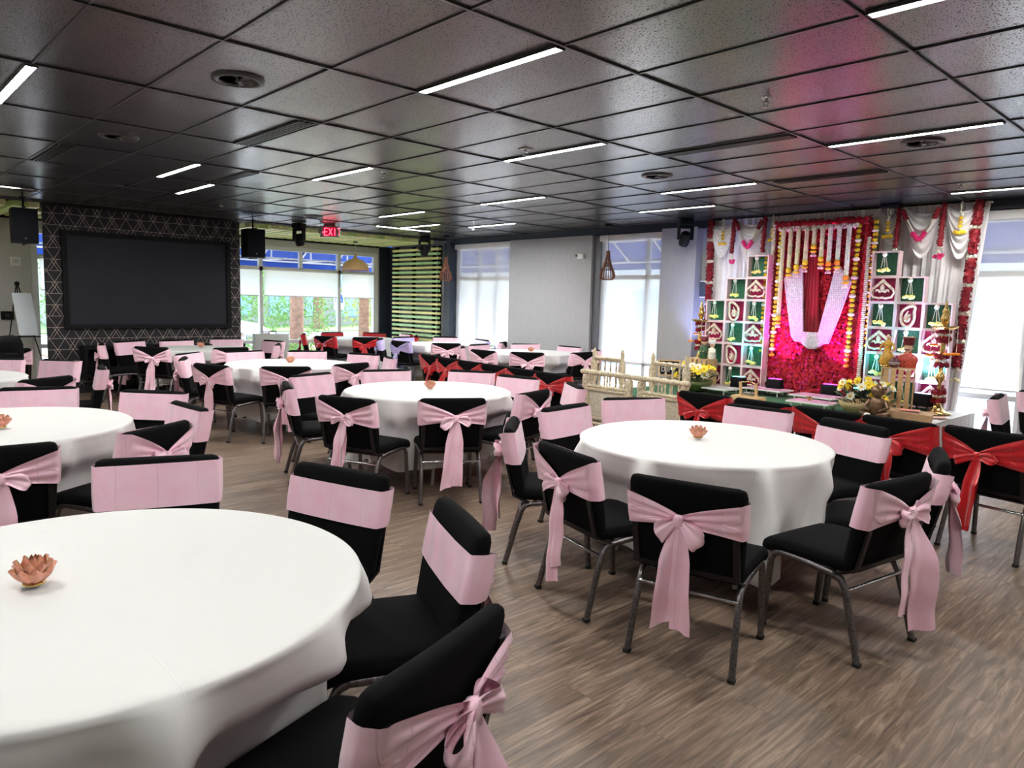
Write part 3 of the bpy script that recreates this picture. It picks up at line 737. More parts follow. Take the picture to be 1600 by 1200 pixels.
def chair_meshes():
    D = {}
    D['seat'] = seat_pad().mesh('seat', g['chair_fabric'])
    D['backrest'] = back_pad().mesh('backrest', g['chair_fabric'])
    r = .0165
    for s_, nm in ((-1,'l'), (1,'r')):
        D['fleg'+nm] = M().tube([(s_*.235,.535,.012),(s_*.231,.522,.20),(s_*.228,.512,.35),(s_*.227,.495,.385),(s_*.227,.46,.402)], r, prof=SQ).mesh('leg', g['frame'])
        D['rleg'+nm] = M().tube([(s_*.240,.030,.012),(s_*.232,.085,.22),(s_*.228,.118,.33),(s_*.227,.14,.368),(s_*.227,.18,.382)], r, prof=SQ).mesh('leg', g['frame'])
        D['ff'+nm] = M().rbox((s_*.235,.535,.012),(.0168,.0168,.010),.006,2).mesh('foot_cap', g['rubber'])
        D['rf'+nm] = M().rbox((s_*.240,.029,.012),(.0168,.0168,.010),.006,2).mesh('foot_cap', g['rubber'])
    b = M()
    for s_ in (-1,1): b.tube([(s_*.227,.46,.402),(s_*.227,.32,.396),(s_*.227,.18,.382)], r, prof=SQ)
    b.box(-.22,.22,.44,.46,.385,.40); b.box(-.22,.22,.19,.21,.372,.388)
    D['seat_frame'] = b.mesh('seat_frame', g['frame'])
    b = M()
    for s_ in (-1,1):
        P_ = [(s_*.226,.17,.385),(s_*.226,yb(.42)-.045,.43),(s_*.226,yb(.6)-.048,.60),(s_*.226,yb(.76)-.040,.765)]
        b.tube(P_, 1, prof=[(-.014,-.006),(.014,-.006),(.014,.006),(-.014,.006)], smooth=False)
        for zz in (.50,.60): b.ball((s_*.226,yb(zz)-.055,zz), .0045, 6)
    b.box(-.22,.22,.0,.012,.0,.022, fn=lambda p: (p[0], yb(.43)-.052+p[1], .425+p[2]))
    D['back_frame'] = b.mesh('back_frame', g['dark_frame'])
    D['stretcher'] = M().tube([(-.230,.108,.325),(.230,.108,.325)], .0095, 10).mesh('stretcher', g['chrome'])
    return D
def sash_meshes(seed, colmat):
    rnd = random.Random(seed); D = {}
    ztF, zbF = (.786 if seed in (16,17) else .826)+rnd.uniform(-.008,.006), .622+rnd.uniform(-.016,.016)
    kx = rnd.uniform(-.05,.05); kz = .675+rnd.uniform(-.012,.014)
    ph = rnd.uniform(0,6)
    # closed path round the pad: start at knot, rear side, edge, front, edge, rear, knot
    hx, hy, hr = BW+.006, .041, .062
    def path(u):
        # returns x, ny (offset in depth from centre plane), side flag
        per = [(kx, -hr-.016), (hx*.55, -hr-.006), (hx*.955, -hr*.94), (hx+.006, -.01), (hx*.96, hy*.92), (hx*.4, hy+.004), (-hx*.4, hy+.004), (-hx*.96, hy*.92), (-hx-.006, -.01), (-hx*.955, -hr*.94), (-hx*.55, -hr-.006), (kx, -hr-.016)]
        return per
    per = path(0); cum = [0]
    for i in range(1, len(per)): cum.append(cum[-1]+hypot(per[i][0]-per[i-1][0], per[i][1]-per[i-1][1]))
    L = cum[-1]
    def at(u):
        d = u*L
        for i in range(1, len(per)):
            if d <= cum[i]+1e-9:
                t = (d-cum[i-1])/(cum[i]-cum[i-1]); return (per[i-1][0]+(per[i][0]-per[i-1][0])*t, per[i-1][1]+(per[i][1]-per[i-1][1])*t)
        return per[-1]
    tilt = rnd.uniform(-.008,.008)
    def fn(u, v):
        x, off = at(u)
        d = min(u, 1-u)*L
        k = min(1, d/(hx*1.02)); ks = k**.8
        zt = (kz+.022)+(ztF-kz-.022)*ks; zb = (kz-.022)+(zbF-kz+.022)*(k**1.1)
        z = zb+(zt-zb)*v + tilt*x/hx
        pl = .007*sin(v*19+ph+3*u)*(1-k)**.5*min(1, d/.03) + (.0022*sin(v*9+x*14+ph)+.0018*sin(v*17-x*23+ph))*(.4+(k < .98)*.6)
        off2 = off-pl if off < 0 else off+abs(pl)*.35
        kk = 1-.07*max(0, (.70-z)/.3)
        return (x*kk, yb(z)+off2, z)
    b = M(); b.grid(72, 14, fn)
    D['sash'] = b.mesh('sash', colmat)
    yk = yb(kz)-hr-.026
    b = M(); b.rbox((kx,yk,kz),(.024,.020,.030),.018,3, lambda p: (p[0]+.002*sin(p[2]*300), p[1]-.002*sin(p[0]*330+p[2]*200), p[2]))
    D['knot'] = b.mesh('knot', colmat)
    for s_, nm in ((-1,'l'),(1,'r')):
        Lb = rnd.uniform(.085,.125); Wd = rnd.uniform(.034,.048); dr = rnd.uniform(-.55,.35); ph2 = rnd.uniform(0,6); Th = rnd.uniform(.026,.036)
        b = M()
        def lf(u, v, off=0):
            # u runs out along the ribbon and back to the knot, v across its width
            a = 2*pi*u; t = (1-cos(a))/2
            x_ = Lb*t**.8; y_ = -Th*sin(a)*(.35+.65*t)
            w = (.012+(Wd-.012)*sin(pi*min(1, t*.62+.03))**.8)
            z_ = (2*v-1)*w*(1+.12*sin(a*2+ph2))
            y_ += .007*sin(v*15+ph2+a)*(1-t)**.5+.004*sin(v*8+ph2)+off*cos(a)*0
            x_ += -.012*(2*v-1)**2*t+.004*sin(v*9+ph2)
            xr = x_*cos(dr)-z_*sin(dr); zr = x_*sin(dr)+z_*cos(dr)
            return (kx+s_*(.010+xr), yk-.006+y_-.012*t, kz+zr-.020*t*t)
        b.grid(26, 10, lf, closeu=False)
        D['loop'+nm] = b.mesh('bow_loop', colmat)
        Lt = rnd.uniform(.42,.56); twi = rnd.uniform(.0,.9); W_ = rnd.uniform(.044,.062); sway = rnd.uniform(.0,.06)*s_+rnd.uniform(-.02,.02); wv = rnd.uniform(0,6); cut = rnd.uniform(-.03,.03)
        b = M()
        def tf(u, v, side):
            t = v; z_ = kz-.012-Lt*t+cut*1.6*(u-.5)*t
            w = .012+(W_-.012)*min(1, t*3.2)**.8
            tq = twi*min(1, t*2.5); x_ = kx+s_*.012+sway*t**1.2+(2*u-1)*w*cos(tq)
            fold = .010*sin(u*7+wv+t*3)*min(1,t*4)+.006*sin(t*14+wv)*t
            # hangs clear of the back, then falls straight
            y_ = yk-.004-.010*t+fold+side*.0012-.004*s_-(u if s_ > 0 else 1-u)*2*w*sin(tq)
            return (x_, y_, z_)
        b.grid(8, 16, lambda u, v: tf(u, v, -1)); b.grid(8, 16, lambda u, v: tf(1-u, v, 1))
        D['tail'+nm] = b.mesh('tail', colmat)
    return D
CH = chair_meshes()
SASH = {('pink', k): sash_meshes(11+k, g['pink']) for k in range(7)}
SASH.update({('red', k): sash_meshes(41+k, g['red']) for k in range(4)})
SASH.update({('bluelit', k): sash_meshes(71+k, g['bluelit']) for k in range(2)})
def make_chair(colr, k):
    t = thing('banquet_chair', None, 'chair')
    link('seat', CH['seat'], t); link('backrest', CH['backrest'], t); link('seat_frame', CH['seat_frame'], t); link('back_frame', CH['back_frame'], t)
    link('stretcher', CH['stretcher'], t)
    for q in ('l','r'):
        a = link('leg', CH['fleg'+q], t); link('foot_cap', CH['ff'+q], a)
        a = link('leg', CH['rleg'+q], t); link('foot_cap', CH['rf'+q], a)
    S = SASH[(colr, k)]
    s_ = link('sash', S['sash'], t); tag(s_, colr+' satin sash tied in a bow')
    link('knot', S['knot'], s_)
    for q in ('l','r'): link('bow_loop', S['loop'+q], s_); link('tail', S['tail'+q], s_)
    return t
TAB = dict(A=(-.86,-1.67), B=(-1.02,1.77), C=(-3.95,1.84), D=(-3.95,-1.46), E=(-7.0,2.0), H=(-7.1,-1.5), F=(-9.98,2.05), G=(-7.25,6.4), K=(-9.7,6.38), R=(-11.85,5.97))
FR = 'at the big front table'
T_A, T_B, T_C, T_D = 'nearest left table', 'right front table', 'middle table', 'left edge table'
T_E, T_H, T_F, T_G, T_K, T_R = 'table behind the middle one', 'far left table', 'screen wall table', 'grey wall table', 'slat wall table', 'red window table'
CHAIRS = [
 # x, y, facing degrees, colour, table, words
 (-.29,.46,104,'pink','B','pink bow chair before the %s, back square to us' % T_B),
 (-1.10,.56,75,'pink','B','pink bow chair left of the front one at the %s' % T_B),
 (-1.90,.92,42,'pink','B','pink bow chair seen edge on at the left end of the %s' % T_B),
 (-2.22,1.78,3,'pink','B','chair facing us at the far left corner of the %s, flat pink sash' % T_B),
 (-2.20,2.60,-33,'pink','B','chair behind the %s in front of the ivory carved bench, flat pink sash' % T_B),
 (-1.30,3.02,-86,'pink','B','chair behind the %s straight behind its lotus holder, flat pink sash' % T_B),
 (-.52,2.88,-106,'pink','B','chair at the back right of the %s, slanted flat pink sash' % T_B),
 (.30,1.34,171,'pink','B','chair with its whole black seat in view right of the %s' % T_B),
 (.24,2.14,200,'pink','B','edge on chair between the red row and the %s right side' % T_B),
 (-1.40,-.52,-71,'pink','A','chair behind the %s, pink sash facing the camera over a black front' % T_A),
 (-.52,-.54,-112,'pink','A','chair turned sideways right of the %s, second from the bottom' % T_A),
 (.22,-1.21,198,'pink','A','largest chair in the photo, at the bottom beside the %s' % T_A),
 (-2.11,-1.08,-23,'pink','A','chair behind the %s beside the floor gap, wide flat pink sash' % T_A),
 (-2.74,-1.62,175,'pink','D','chair cut by the left edge at the %s, bow partly seen' % T_D),
 (-2.90,-.82,212,'pink','D','chair with a wide bow at the right front of the %s' % T_D),
 (-3.68,-.36,-86,'pink','D','chair turned sideways with slanted pink sash at the %s right side' % T_D),
 (-4.55,-.33,-50,'pink','D','chair facing us behind the right side of the %s' % T_D),
 (-5.22,-.98,-20,'pink','D','chair facing us behind the lotus holder of the %s' % T_D),
 (-5.86,-.79,210,'pink','H','chair with black back and pink bow at the front of the %s' % T_H),
 (-7.72,-.30,-62,'pink','H','chair facing us at the right rear of the %s' % T_H),
 (-8.25,-.80,-32,'pink','H','chair facing us at the left rear of the %s' % T_H),
 (-6.78,-.12,258,'pink','H','narrow edge on chair with side bow right of the %s' % T_H),
 (-3.42,.65,112,'pink','C','pink bow chair at the front left of the %s' % T_C),
 (-2.92,1.31,150,'pink','C','pink bow chair square to us in front of the %s' % T_C),
 (-4.47,.68,68,'pink','C','pink bow chair turned at the left end of the %s' % T_C),
 (-5.15,1.28,16,'pink','C','chair facing us at the left rear of the %s' % T_C),
 (-5.15,2.17,-20,'pink','C','chair facing us behind the %s beside the far chairs with bows' % T_C),
 (-4.62,2.94,-62,'pink','C','chair facing us right behind the lotus holder of the %s' % T_C),
 (-3.94,3.00,-85,'pink','C','chair facing us at the right rear of the %s, before the red row' % T_C),
 (-2.90,2.20,196,'pink','C','pink bow chair at the right end of the %s' % T_C),
 (-3.10,2.95,-124,'pink','C','small sideways pink sash chair behind the right end of the %s' % T_C),
 (-6.52,.82,110,'pink','E','bow chair with long tails at the left front of the %s' % T_E),
 (-5.90,1.40,150,'pink','E','black topped chair before the %s, bow half hidden' % T_E),
 (-5.92,2.24,190,'pink','E','pink bow chair at the right front of the %s' % T_E),
 (-8.22,1.18,36,'pink','E','slanted pink sash chair left behind the %s' % T_E),
 (-7.50,.86,65,'pink','E','slanted chair with low side bow left of the %s' % T_E),
 (-8.32,1.98,0,'pink','E','chair facing us at the left rear of the %s' % T_E),
 (-8.05,2.78,-35,'pink','E','chair facing us behind the lotus of the %s' % T_E),
 (-7.25,3.22,-75,'pink','E','chair facing us at the right rear of the %s' % T_E),
 (-6.48,3.15,-115,'pink','E','small sideways pink sash chair right of the %s' % T_E),
 (-9.45,1.12,130,'pink','F','pink bow chair square to us at the front of the %s' % T_F),
 (-10.50,.74,75,'pink','F','pink bow chair at the left end of the %s' % T_F),
 (-11.02,1.28,25,'pink','F','pink sash chair against the patterned wall left of the %s' % T_F),
 (-11.08,2.02,0,'pink','F','chair facing us behind the %s, left of its lotus holder' % T_F),
 (-11.08,2.86,-32,'pink','F','chair facing us behind the %s, right of its lotus holder' % T_F),
 (-8.93,2.06,180,'pink','F','pink bow chair at the right front of the %s' % T_F),
 (-9.55,3.08,240,'pink','F','pink bow chair at the right end of the %s' % T_F),
 (-10.42,3.42,-78,'pink','F','dim pink sash chair right of the %s before the grey case' % T_F),
 (-8.72,5.80,145,'pink','K','pink bow chair at the right front of the %s' % T_K),
 (-7.95,5.50,50,'pink','G','narrow pink bow chair at the left end of the %s' % T_G),
 (-7.10,5.22,96,'pink','G','pink bow chair at the left front of the %s' % T_G),
 (-6.42,5.54,132,'pink','G','pink bow chair square to us at the front of the %s' % T_G),
 (-6.05,6.42,180,'pink','G','pink bow chair behind the ivory bench right of the %s' % T_G),
 (-8.38,6.24,10,'pink','G','chair facing us at the left rear of the %s' % T_G),
 (-8.10,7.15,-40,'pink','G','chair facing us behind the %s left of its lotus holder' % T_G),
 (-7.25,7.44,-88,'pink','G','chair facing us behind the %s at the big grey panel' % T_G),
 (-6.48,7.28,-130,'pink','G','chair facing us between the %s and the ivory bench' % T_G),
 (-8.72,7.20,215,'pink','K','pink bow chair between the %s and the shaded window' % T_K),
 (-9.52,7.36,-100,'bluelit','K','lilac sash chair facing us before the shaded window'),
 (-10.62,7.28,-45,'pink','K','pink sash chair facing us under the teardrop lamp by the slat wall'),
 (-10.45,5.52,50,'bluelit','K','narrow lilac sash chair at the left end of the %s' % T_K),
 (-9.55,5.38,96,'bluelit','K','chair with pale lilac bow at the front of the %s' % T_K),
 (-10.86,6.35,5,'bluelit','K','lilac sash chair facing us at the left rear of the %s' % T_K),
 (-12.55,5.02,60,'red','R','red sash chair seen edge on, leftmost at the %s' % T_R),
 (-11.45,4.92,110,'red','R','red bow chair with long tail, left front of the %s' % T_R),
 (-10.85,5.50,150,'red','R','red bow chair square to us, right front of the %s' % T_R),
 (-12.98,5.94,0,'red','R','red sash chair facing us, left rear of the %s' % T_R),
 (-12.55,6.78,-50,'red','R','red sash chair facing us, middle rear of the %s' % T_R),
 (-11.88,7.2,-98,'red','R','red sash chair facing us before the slats, right rear of the %s' % T_R),
 (-11.2,6.97,232,'red','R','chair with a crumpled red sash before the slats'),
 (-6.60,3.84,84,'red','S','red sash chair at the far left end of the red row facing the stage'),
 (-6.07,3.74,86,'red','S','red row chair second from its far left end'),
 (-5.54,3.66,87,'red','S','red row chair behind a pink sash at the middle table, third from the left end'),
 (-5.01,3.60,87,'red','S','red row chair fourth from its far left end, bow hidden'),
 (-4.48,3.54,88,'red','S','red row chair next to last before the ivory bench'),
 (-3.95,3.48,88,'red','S','red row chair touching the left end of the ivory bench'),
 (-2.02,3.36,88,'red','S','red row chair right beside the ivory bench, rosette bow'),
 (-1.46,3.33,85,'red','S','red row chair hidden behind a pink sashed chair'),
 (-.92,3.29,84,'red','S','red row chair with the bow standing up, before the low pink boards'),
 (-.40,3.26,82,'red','S','red row chair before the paper bag, sash pulled to the right'),
 (.14,3.24,80,'red','S','rightmost chair of the red row, big bow with long red tail'),
 (-.40,5.75,5,'pink','X','edge on chair by the right window with a bow on its left'),
 (-.22,6.75,-40,'pink','X','chair cut by the right edge before the sunlit window'),
 (-9.72,-.50,172,'pink','X','chair under the black backpack at the far left edge'),
]
protos = {}; placed = []
_ct = {'pink': 0, 'red': 0, 'bluelit': 0}
NV = {'pink': 7, 'red': 4, 'bluelit': 2}
LOWBAND = {0, 6, 8, 9, 10, 11}
for ci_, (x, y, f, colr, tb_, lb) in enumerate(CHAIRS):
    if colr == 'pink': k = 5+ci_ % 2 if ci_ in LOWBAND else _ct[colr] % 5
    else: k = _ct[colr] % NV[colr]
    _ct[colr] += 1
    grp = 'red sashed chairs in the row before the stage' if tb_ == 'S' else 'banquet chairs with tied sashes around the tables'
    if (colr, k) not in protos:
        o = make_chair(colr, k); protos[(colr, k)] = o; o.location = (x, y, 0); o.rotation_euler = (0, 0, radians(f-90)); o['label'] = lb; o['group'] = grp
    else: o = dup(protos[(colr, k)], (x, y, 0), radians(f-90), lb, grp)
    placed.append((x, y, radians(f), tb_))

# ------------------------------------------------------------------ round tables, cloths and lotus candle holders
RT = .762
def lotus(seed):
    rnd = random.Random(seed)
    t = thing('lotus_candle_holder', None, 'candle holder')
    b = M(); b.lathe([(.030,0),(.034,.004),(.030,.009),(.0001,.009)], 20); b.build('base_ring', g['brass'], t)
    for ring, (n, r0, lean, Lp, W_) in enumerate(((8,.030,.95,.062,.030),(8,.024,.62,.070,.028),(6,.016,.25,.066,.025))):
        pm, rm = M(), M()
        for k in range(n):
            a = 2*pi*(k+.5*ring)/n+rnd.uniform(-.06,.06); ln = lean+rnd.uniform(-.06,.06)
            def pf(u, v, off=0):
                w = W_*1.0*(sin(pi*min(1, .16+v*.70))**.9)*(1-v**3)**.9; curl = ln*(1-.55*v)
                r_ = r0+Lp*v*sin(ln)*(1-.25*v)+off; z_ = .010+Lp*v*cos(ln)+.012*v*v+ (1-abs(2*u-1))*0
                sx_ = (2*u-1)*w; r2 = r_+.010*(2*u-1)**2*-1
                return (r2*cos(a)-sx_*sin(a), r2*sin(a)+sx_*cos(a), z_+.006*(2*u-1)**2)
            pm.grid(5, 7, lambda u, v: pf(u, v)); pm.grid(5, 7, lambda u, v: pf(1-u, v, .0015))
            for e in (0, 1): rm.tube([pf(e, q/7) for q in range(8)], .0011, 4)
        p_ = pm.build('petal_ring', g['petal'], t); rm.build('petal_rim', g['gold_rim'], p_)
    return t
LOT = lotus(3); LOT.scale = (.86,.86,.86); first = [True]
def place_lotus(x, y, lb):
    if first[0]: o = LOT; o.location = (x, y, .778); o['label'] = lb; o['group'] = 'coral lotus candle holders on the tables'; first[0] = False
    else: o = dup(LOT, (x, y, .778), random.Random(x*7).uniform(0, 6), lb, 'coral lotus candle holders on the tables')
    return o
LEG0 = []
def table(key, seed, lb, clb, llb, lot=(0, 0), R=RT, hem=.20):
    cx, cy = TAB[key]; rnd = random.Random(seed)
    t = thing('round_table', lb, 'table', (cx, cy, 0), 0, 'round folding tables')
    M().lathe([(.0001,.725),(R-.03,.725),(R-.012,.732),(R-.012,.752),(R-.02,.758),(.0001,.758)], 48).build('tabletop', g['table_top'], t)
    for (sx, sy) in ((-1,-1),(1,-1),(1,1),(-1,1)):
        b = M(); b.tube([(sx*.42,sy*.26,.0),(sx*.40,sy*.22,.36),(sx*.40,sy*.20,.73)], .015, 8); b.build('leg', g['table_leg'], t)
    b = M()
    for sx in (-1,1): b.tube([(sx*.405,-.23,.30),(sx*.405,.23,.30)], .010, 8)
    b.build('brace', g['table_leg'], t)
    near = [(px-cx, py-cy, f) for (px, py, f, tb_) in placed if hypot(px-cx, py-cy) < 1.9]
    NT = 300 if key in 'AB' else 200; NR, NS = 9, 26
    # fold field: a handful of soft cones, uneven in width
    nf = rnd.choice((9, 10, 11)); fa = []
    a = rnd.uniform(0, 1)
    for k in range(nf):
        fa.append((a, rnd.uniform(.075,.15), rnd.uniform(.5,1.1))); a += 2*pi/nf*rnd.uniform(.75,1.25)
    hz = [rnd.uniform(0, 6) for _ in range(4)]
    ZT = .768
    def surf(th, s_):
        """s_ in [0,1] centre->edge, then [1,2] edge->hem"""
        ct_, st_ = cos(th), sin(th)
        if s_ <= 1:
            r = R*s_
            z = ZT+.0012*sin(5*r*ct_+hz[0])*sin(4*r*st_+hz[1])
            if s_ > .965: z -= .010*((s_-.965)/.035)**2
            return (cx+r*ct_, cy+r*st_, z)
        t = s_-1
        fold = 0
        for (fa_, w, am) in fa:
            d = (th-fa_+pi) % (2*pi)-pi
            ww = w*(.55+.75*t)
            fold += am*math.exp(-(d/ww)**2)
        fold = min(fold, 1.15)
        flare = .150*t**.62*fold-.085*t**.7*(1-min(1,fold))+.012*t*sin(17*th+hz[2]+2*t)+t**.55*(.020*sin(7*th+hz[1]+3.5*t)+.011*sin(13*th-6*t+hz[2]))
        hm = hem+.03*sin(2*th+hz[0])+.018*sin(5*th+hz[1])-.035*fold
        z = ZT-.010-(ZT-.010-hm)*(t**.92)
        r = R+.008*min(1, t*12)+flare
        # fine diagonal pulls
        r += .0035*sin(31*th+9*t+hz[3])*t
        if z < .64:
            kz_ = min(1, (.64-z)/.18); kz_ = kz_*kz_*(3-2*kz_)
            for (px, py, f) in near:
                for it in range(2):
                    x, y = r*ct_-px, r*st_-py
                    fwd = x*cos(f)+y*sin(f); lat = -x*sin(f)+y*cos(f)
                    lim = .575
                    if fwd < lim and fwd > -.3 and abs(lat) < .40:
                        wl = min(1, (.40-abs(lat))/.16); wl = wl*wl*(3-2*wl)
                        dirc = max(.35, -(ct_*cos(f)+st_*sin(f)))
                        r -= (lim-fwd)/dirc*wl*kz_*.9
        r = max(r, .33)
        return (cx+r*ct_, cy+r*st_, z)
    b = M(); ss = [0.002]+[q/NR for q in range(1, NR-1)]+[.95,.975,.99,1.0]+[1+((q+1)/NS)**1.15 for q in range(NS)]
    b.grid(NT, len(ss), lambda u, v: surf(2*pi*u, ss[int(round(v*(len(ss)-1)))]), closeu=True)
    o = b.build('tablecloth', g['cloth']); tag(o, clb, 'tablecloth', 'white cloths on the round tables')
    # origin at the table for tidy reading
    o.data.transform(Matrix.Translation((-cx, -cy, 0))); o.location = (cx, cy, 0)
    if llb: place_lotus(cx+lot[0], cy+lot[1], llb)
table('A', 1, 'round table under the cloth in the lower left corner', 'white tablecloth filling the lower left corner, largest in view', 'coral lotus candle holder on the nearest left table', (-.05,-.12))
table('B', 2, 'round table under the cloth at right front', 'white tablecloth on the large round table right of centre', 'coral lotus candle holder on the right front table', (-.02,-.02))
table('C', 3, 'round table under the cloth in the middle of the hall', 'white tablecloth on the round table in the middle', 'coral lotus candle holder on the middle table', (.0,.02))
table('D', 4, 'round table under the cloth cut by the left photo edge', 'white tablecloth on the table cut by the left photo edge', 'coral lotus candle holder cut by the left photo edge', (.21,.01))
table('E', 5, 'round table under the cloth behind the middle one', 'white tablecloth on the round table just behind the middle one', 'small coral lotus candle holder on the table behind the middle one')
table('F', 6, 'round table under the cloth before the patterned wall', 'white tablecloth on the table before the dark screen wall', 'small coral lotus candle holder before the dark screen', (-.1,0), R=.70)
table('G', 7, 'round table under the cloth by the grey wall panel', 'white tablecloth on the far table by the grey wall panel', 'faint small coral lotus candle holder on the far grey wall table', (.05,0))
table('H', 8, 'round table under the cloth at the far left edge', 'white tablecloth on the far left table behind two chair backs', None)
table('K', 9, 'round table under the cloth near the slat wall', 'white tablecloth on the far table among lilac sashes', None, R=.69)
table('R', 10, 'round table under the cloth by the big window', 'bluish white tablecloth among the red sashes by the big window', None, R=.67)
# ------------------------------------------------------------------ stage platform, curtain, flower wall
SZ = .46
t = thing('stage_platform', 'low stage platform covered in green carpet with white lace skirting', 'stage', (0,0,0))
M().box(-4.75, -1.0, 5.05, 7.50, 0, SZ-.02).build('deck', g['white'], t)
gc = vary(mat('green_carpet', (.020,.105,.042,1), .95, spec=.15, Sheen_Weight=.1), 14, .25, bump=.4, bscale=300)
b = M(); b.grid(40, 26, lambda u, v: (-4.72+(3.34+.05*sin(7*v))*u, 5.2+2.25*v, SZ-.008+.003*sin(9*u+4*v)*sin(6*v)))
b.build('carpet', gc, t)
wc = vary(mat('white_lace_cloth', (.74,.74,.72,1), .75), 40, .08, bump=.6, bscale=90)
b = M(); b.grid(30, 20, lambda u, v: (-1.45+.47*u, 5.04+2.46*v, SZ-.012+.004*sin(20*u)*sin(13*v))); b.build('side_cloth', wc, t)
b = M()
def skirt(p0, p1, n, amp, ztop=SZ-.012, zb=.02):
    d = (Vector(p1)-Vector(p0)); L = d.length; d.normalize(); nn_ = Vector((d.y, -d.x))
    b.grid(n, 8, lambda u, v: (p0[0]+d.x*L*u+nn_.x*(amp*sin(u*L*42)*(.25+.75*v)+.012), p0[1]+d.y*L*u+nn_.y*(amp*sin(u*L*42)*(.25+.75*v)+.012), ztop+(zb-ztop)*v))
skirt((-4.76, 5.04), (-.98, 5.04), 260, .014); skirt((-.98, 5.04), (-.98, 7.50), 200, .014); skirt((-4.76, 7.5), (-4.76, 5.04), 160, .014)
b.build('skirt', wc, t)

cf = vary(mat('white_chiffon_curtain', (.88,.87,.87,1), .6, spec=.35, Sheen_Weight=.3), 10, .04)
t = thing('backdrop_curtain', 'tall white pleated curtain behind the whole stage', 'curtain', (0,0,0))
b = M()
def cur(u, v):
    x = -4.56+3.56*u; lean = -.16*(1-v)*max(0, (u-.8)/.2)
    pl = .020*sin(u*190+1.3*sin(u*31))+.010*sin(u*410+2*sin(u*17))
    return (x+lean, 7.46+pl*(.55+.45*(1-v)), SZ-.02+(2.86-SZ+.02)*v)
b.grid(620, 14, cur); b.build('pleated_panel', cf, t)
M().tube([(-4.6,7.5,2.855),(-.98,7.5,2.855)], .018, 8).build('curtain_rod', g['chrome'], t)
for (xx) in (-4.4, -1.3): M().tube([(xx,7.5,SZ-.0),(xx,7.5,2.86)], .018, 8).build('upright', g['chrome'], t)
def swag(x0, x1, drop, lb, y=7.40):
    b = M(); xm, hw = (x0+x1)/2, (x1-x0)/2
    def f(u, v):
        s_ = 2*u-1
        d = .10+(drop-.10)*v
        z = 2.85-d*(1-abs(s_)**2.2)-.02*v
        x = xm+hw*s_*(1-.06*v*(1-abs(s_)))
        fold = .020*sin(v*30+2*abs(s_))*(1-abs(s_)**3)
        return (x, y-.030-.045*(1-s_*s_)*sin(pi*min(1,v+.1))+fold, z)
    b.grid(28, 60, f)
    tag(b.build('curtain_swag', cf), lb, 'curtain swag', 'white swags along the curtain top')
for (a, c, d, lb) in ((-4.52,-4.10,.52,'white draped swag at the far left of the curtain top'), (-4.10,-3.60,.62,'white draped swag between the two left red tassel garlands'), (-3.60,-3.36,.42,'narrow white draped swag left of the flower wall'),
                      (-2.17,-1.87,.46,'white draped swag just right of the flower wall'), (-1.87,-1.43,.60,'white draped swag between the two right red tassel garlands'), (-1.43,-1.06,.62,'white draped swag at the right end of the curtain top')):
    swag(a, c, d, lb)
b = M(); b.grid(240, 10, lambda u, v: (-3.52+1.38*u, 7.37+.013*sin(u*150+2*sin(u*20)), 2.66+.19*v)); tag(b.build('gathered_valance', cf), 'grey white gathered valance above the red flower arch', 'valance')

rose = vary(mat('red_silk_petals', (.62,.008,.03,1), .55, spec=.35, Sheen_Weight=.3), 30, .25)
rosep = vary(mat('hot_pink_silk_petals', (.80,.015,.20,1), .55, spec=.35, Sheen_Weight=.3), 30, .25)
rosed = vary(mat('deep_crimson_petals', (.28,.004,.016,1), .6), 30, .3)
mari = vary(mat('yellow_marigold_petals', (.85,.55,.02,1), .7), 60, .2)
orange = vary(mat('orange_marigold_petals', (.90,.28,.015,1), .7), 60, .2)
jas = vary(mat('white_jasmine_buds', (.82,.80,.68,1), .7), 60, .1)
cream = vary(mat('cream_tuberose_buds', (.78,.72,.48,1), .7), 60, .1)
leafm = vary(mat('dark_green_leaves', (.015,.07,.02,1), .5), 20, .3)
pearl = mat('white_pearl_panel', (.80,.80,.80,1), .35, spec=.5)
_tc = nd(pearl, 'ShaderNodeTexCoord'); _v = nd(pearl, 'ShaderNodeTexVoronoi'); _v.inputs['Scale'].default_value = 38; _v.inputs['Randomness'].default_value = .25
lk(pearl, _tc.outputs['Object'], _v.inputs['Vector']); _r = nd(pearl, 'ShaderNodeValToRGB'); _r.color_ramp.elements[0].color = (.86,.86,.86,1); _r.color_ramp.elements[1].color = (.50,.52,.54,1)
_r.color_ramp.elements[0].position = .25; _r.color_ramp.elements[1].position = .62
lk(pearl, _v.outputs[0], _r.inputs[0]); lk(pearl, _r.outputs[0], P(pearl).inputs['Base Color']); _b = nd(pearl, 'ShaderNodeBump', invert=True); _b.inputs['Strength'].default_value = .8; _b.inputs['Distance'].default_value = .01
lk(pearl, _v.outputs[0], _b.inputs['Height']); lk(pearl, _b.outputs[0], P(pearl).inputs['Normal'])

def petals(b, c, r, rnd, n=6, mi=0, face=None):
    """a loose rosette of small curled petals"""
    c = Vector(c)
    for k in range(n):
        d = Vector((rnd.gauss(0,1), rnd.gauss(0,1), rnd.gauss(0,1)))
        if face is not None: d = d*.8+Vector(face)*1.1
        d.normalize(); a = d.orthogonal().normalized(); a = (Matrix.Rotation(rnd.uniform(0,6.28), 3, d) @ a); e = d.cross(a)
        o = c+d*r*.45; w = r*rnd.uniform(.5,.8)
        v = [o-a*w-e*w*.7, o+a*w-e*w*.7+d*r*.1, o+a*w*1.0+e*w*.8+d*r*.35, o-a*w+e*w*.8+d*r*.3]
        b.add(v, [(0,1,2,3)], False, mi)
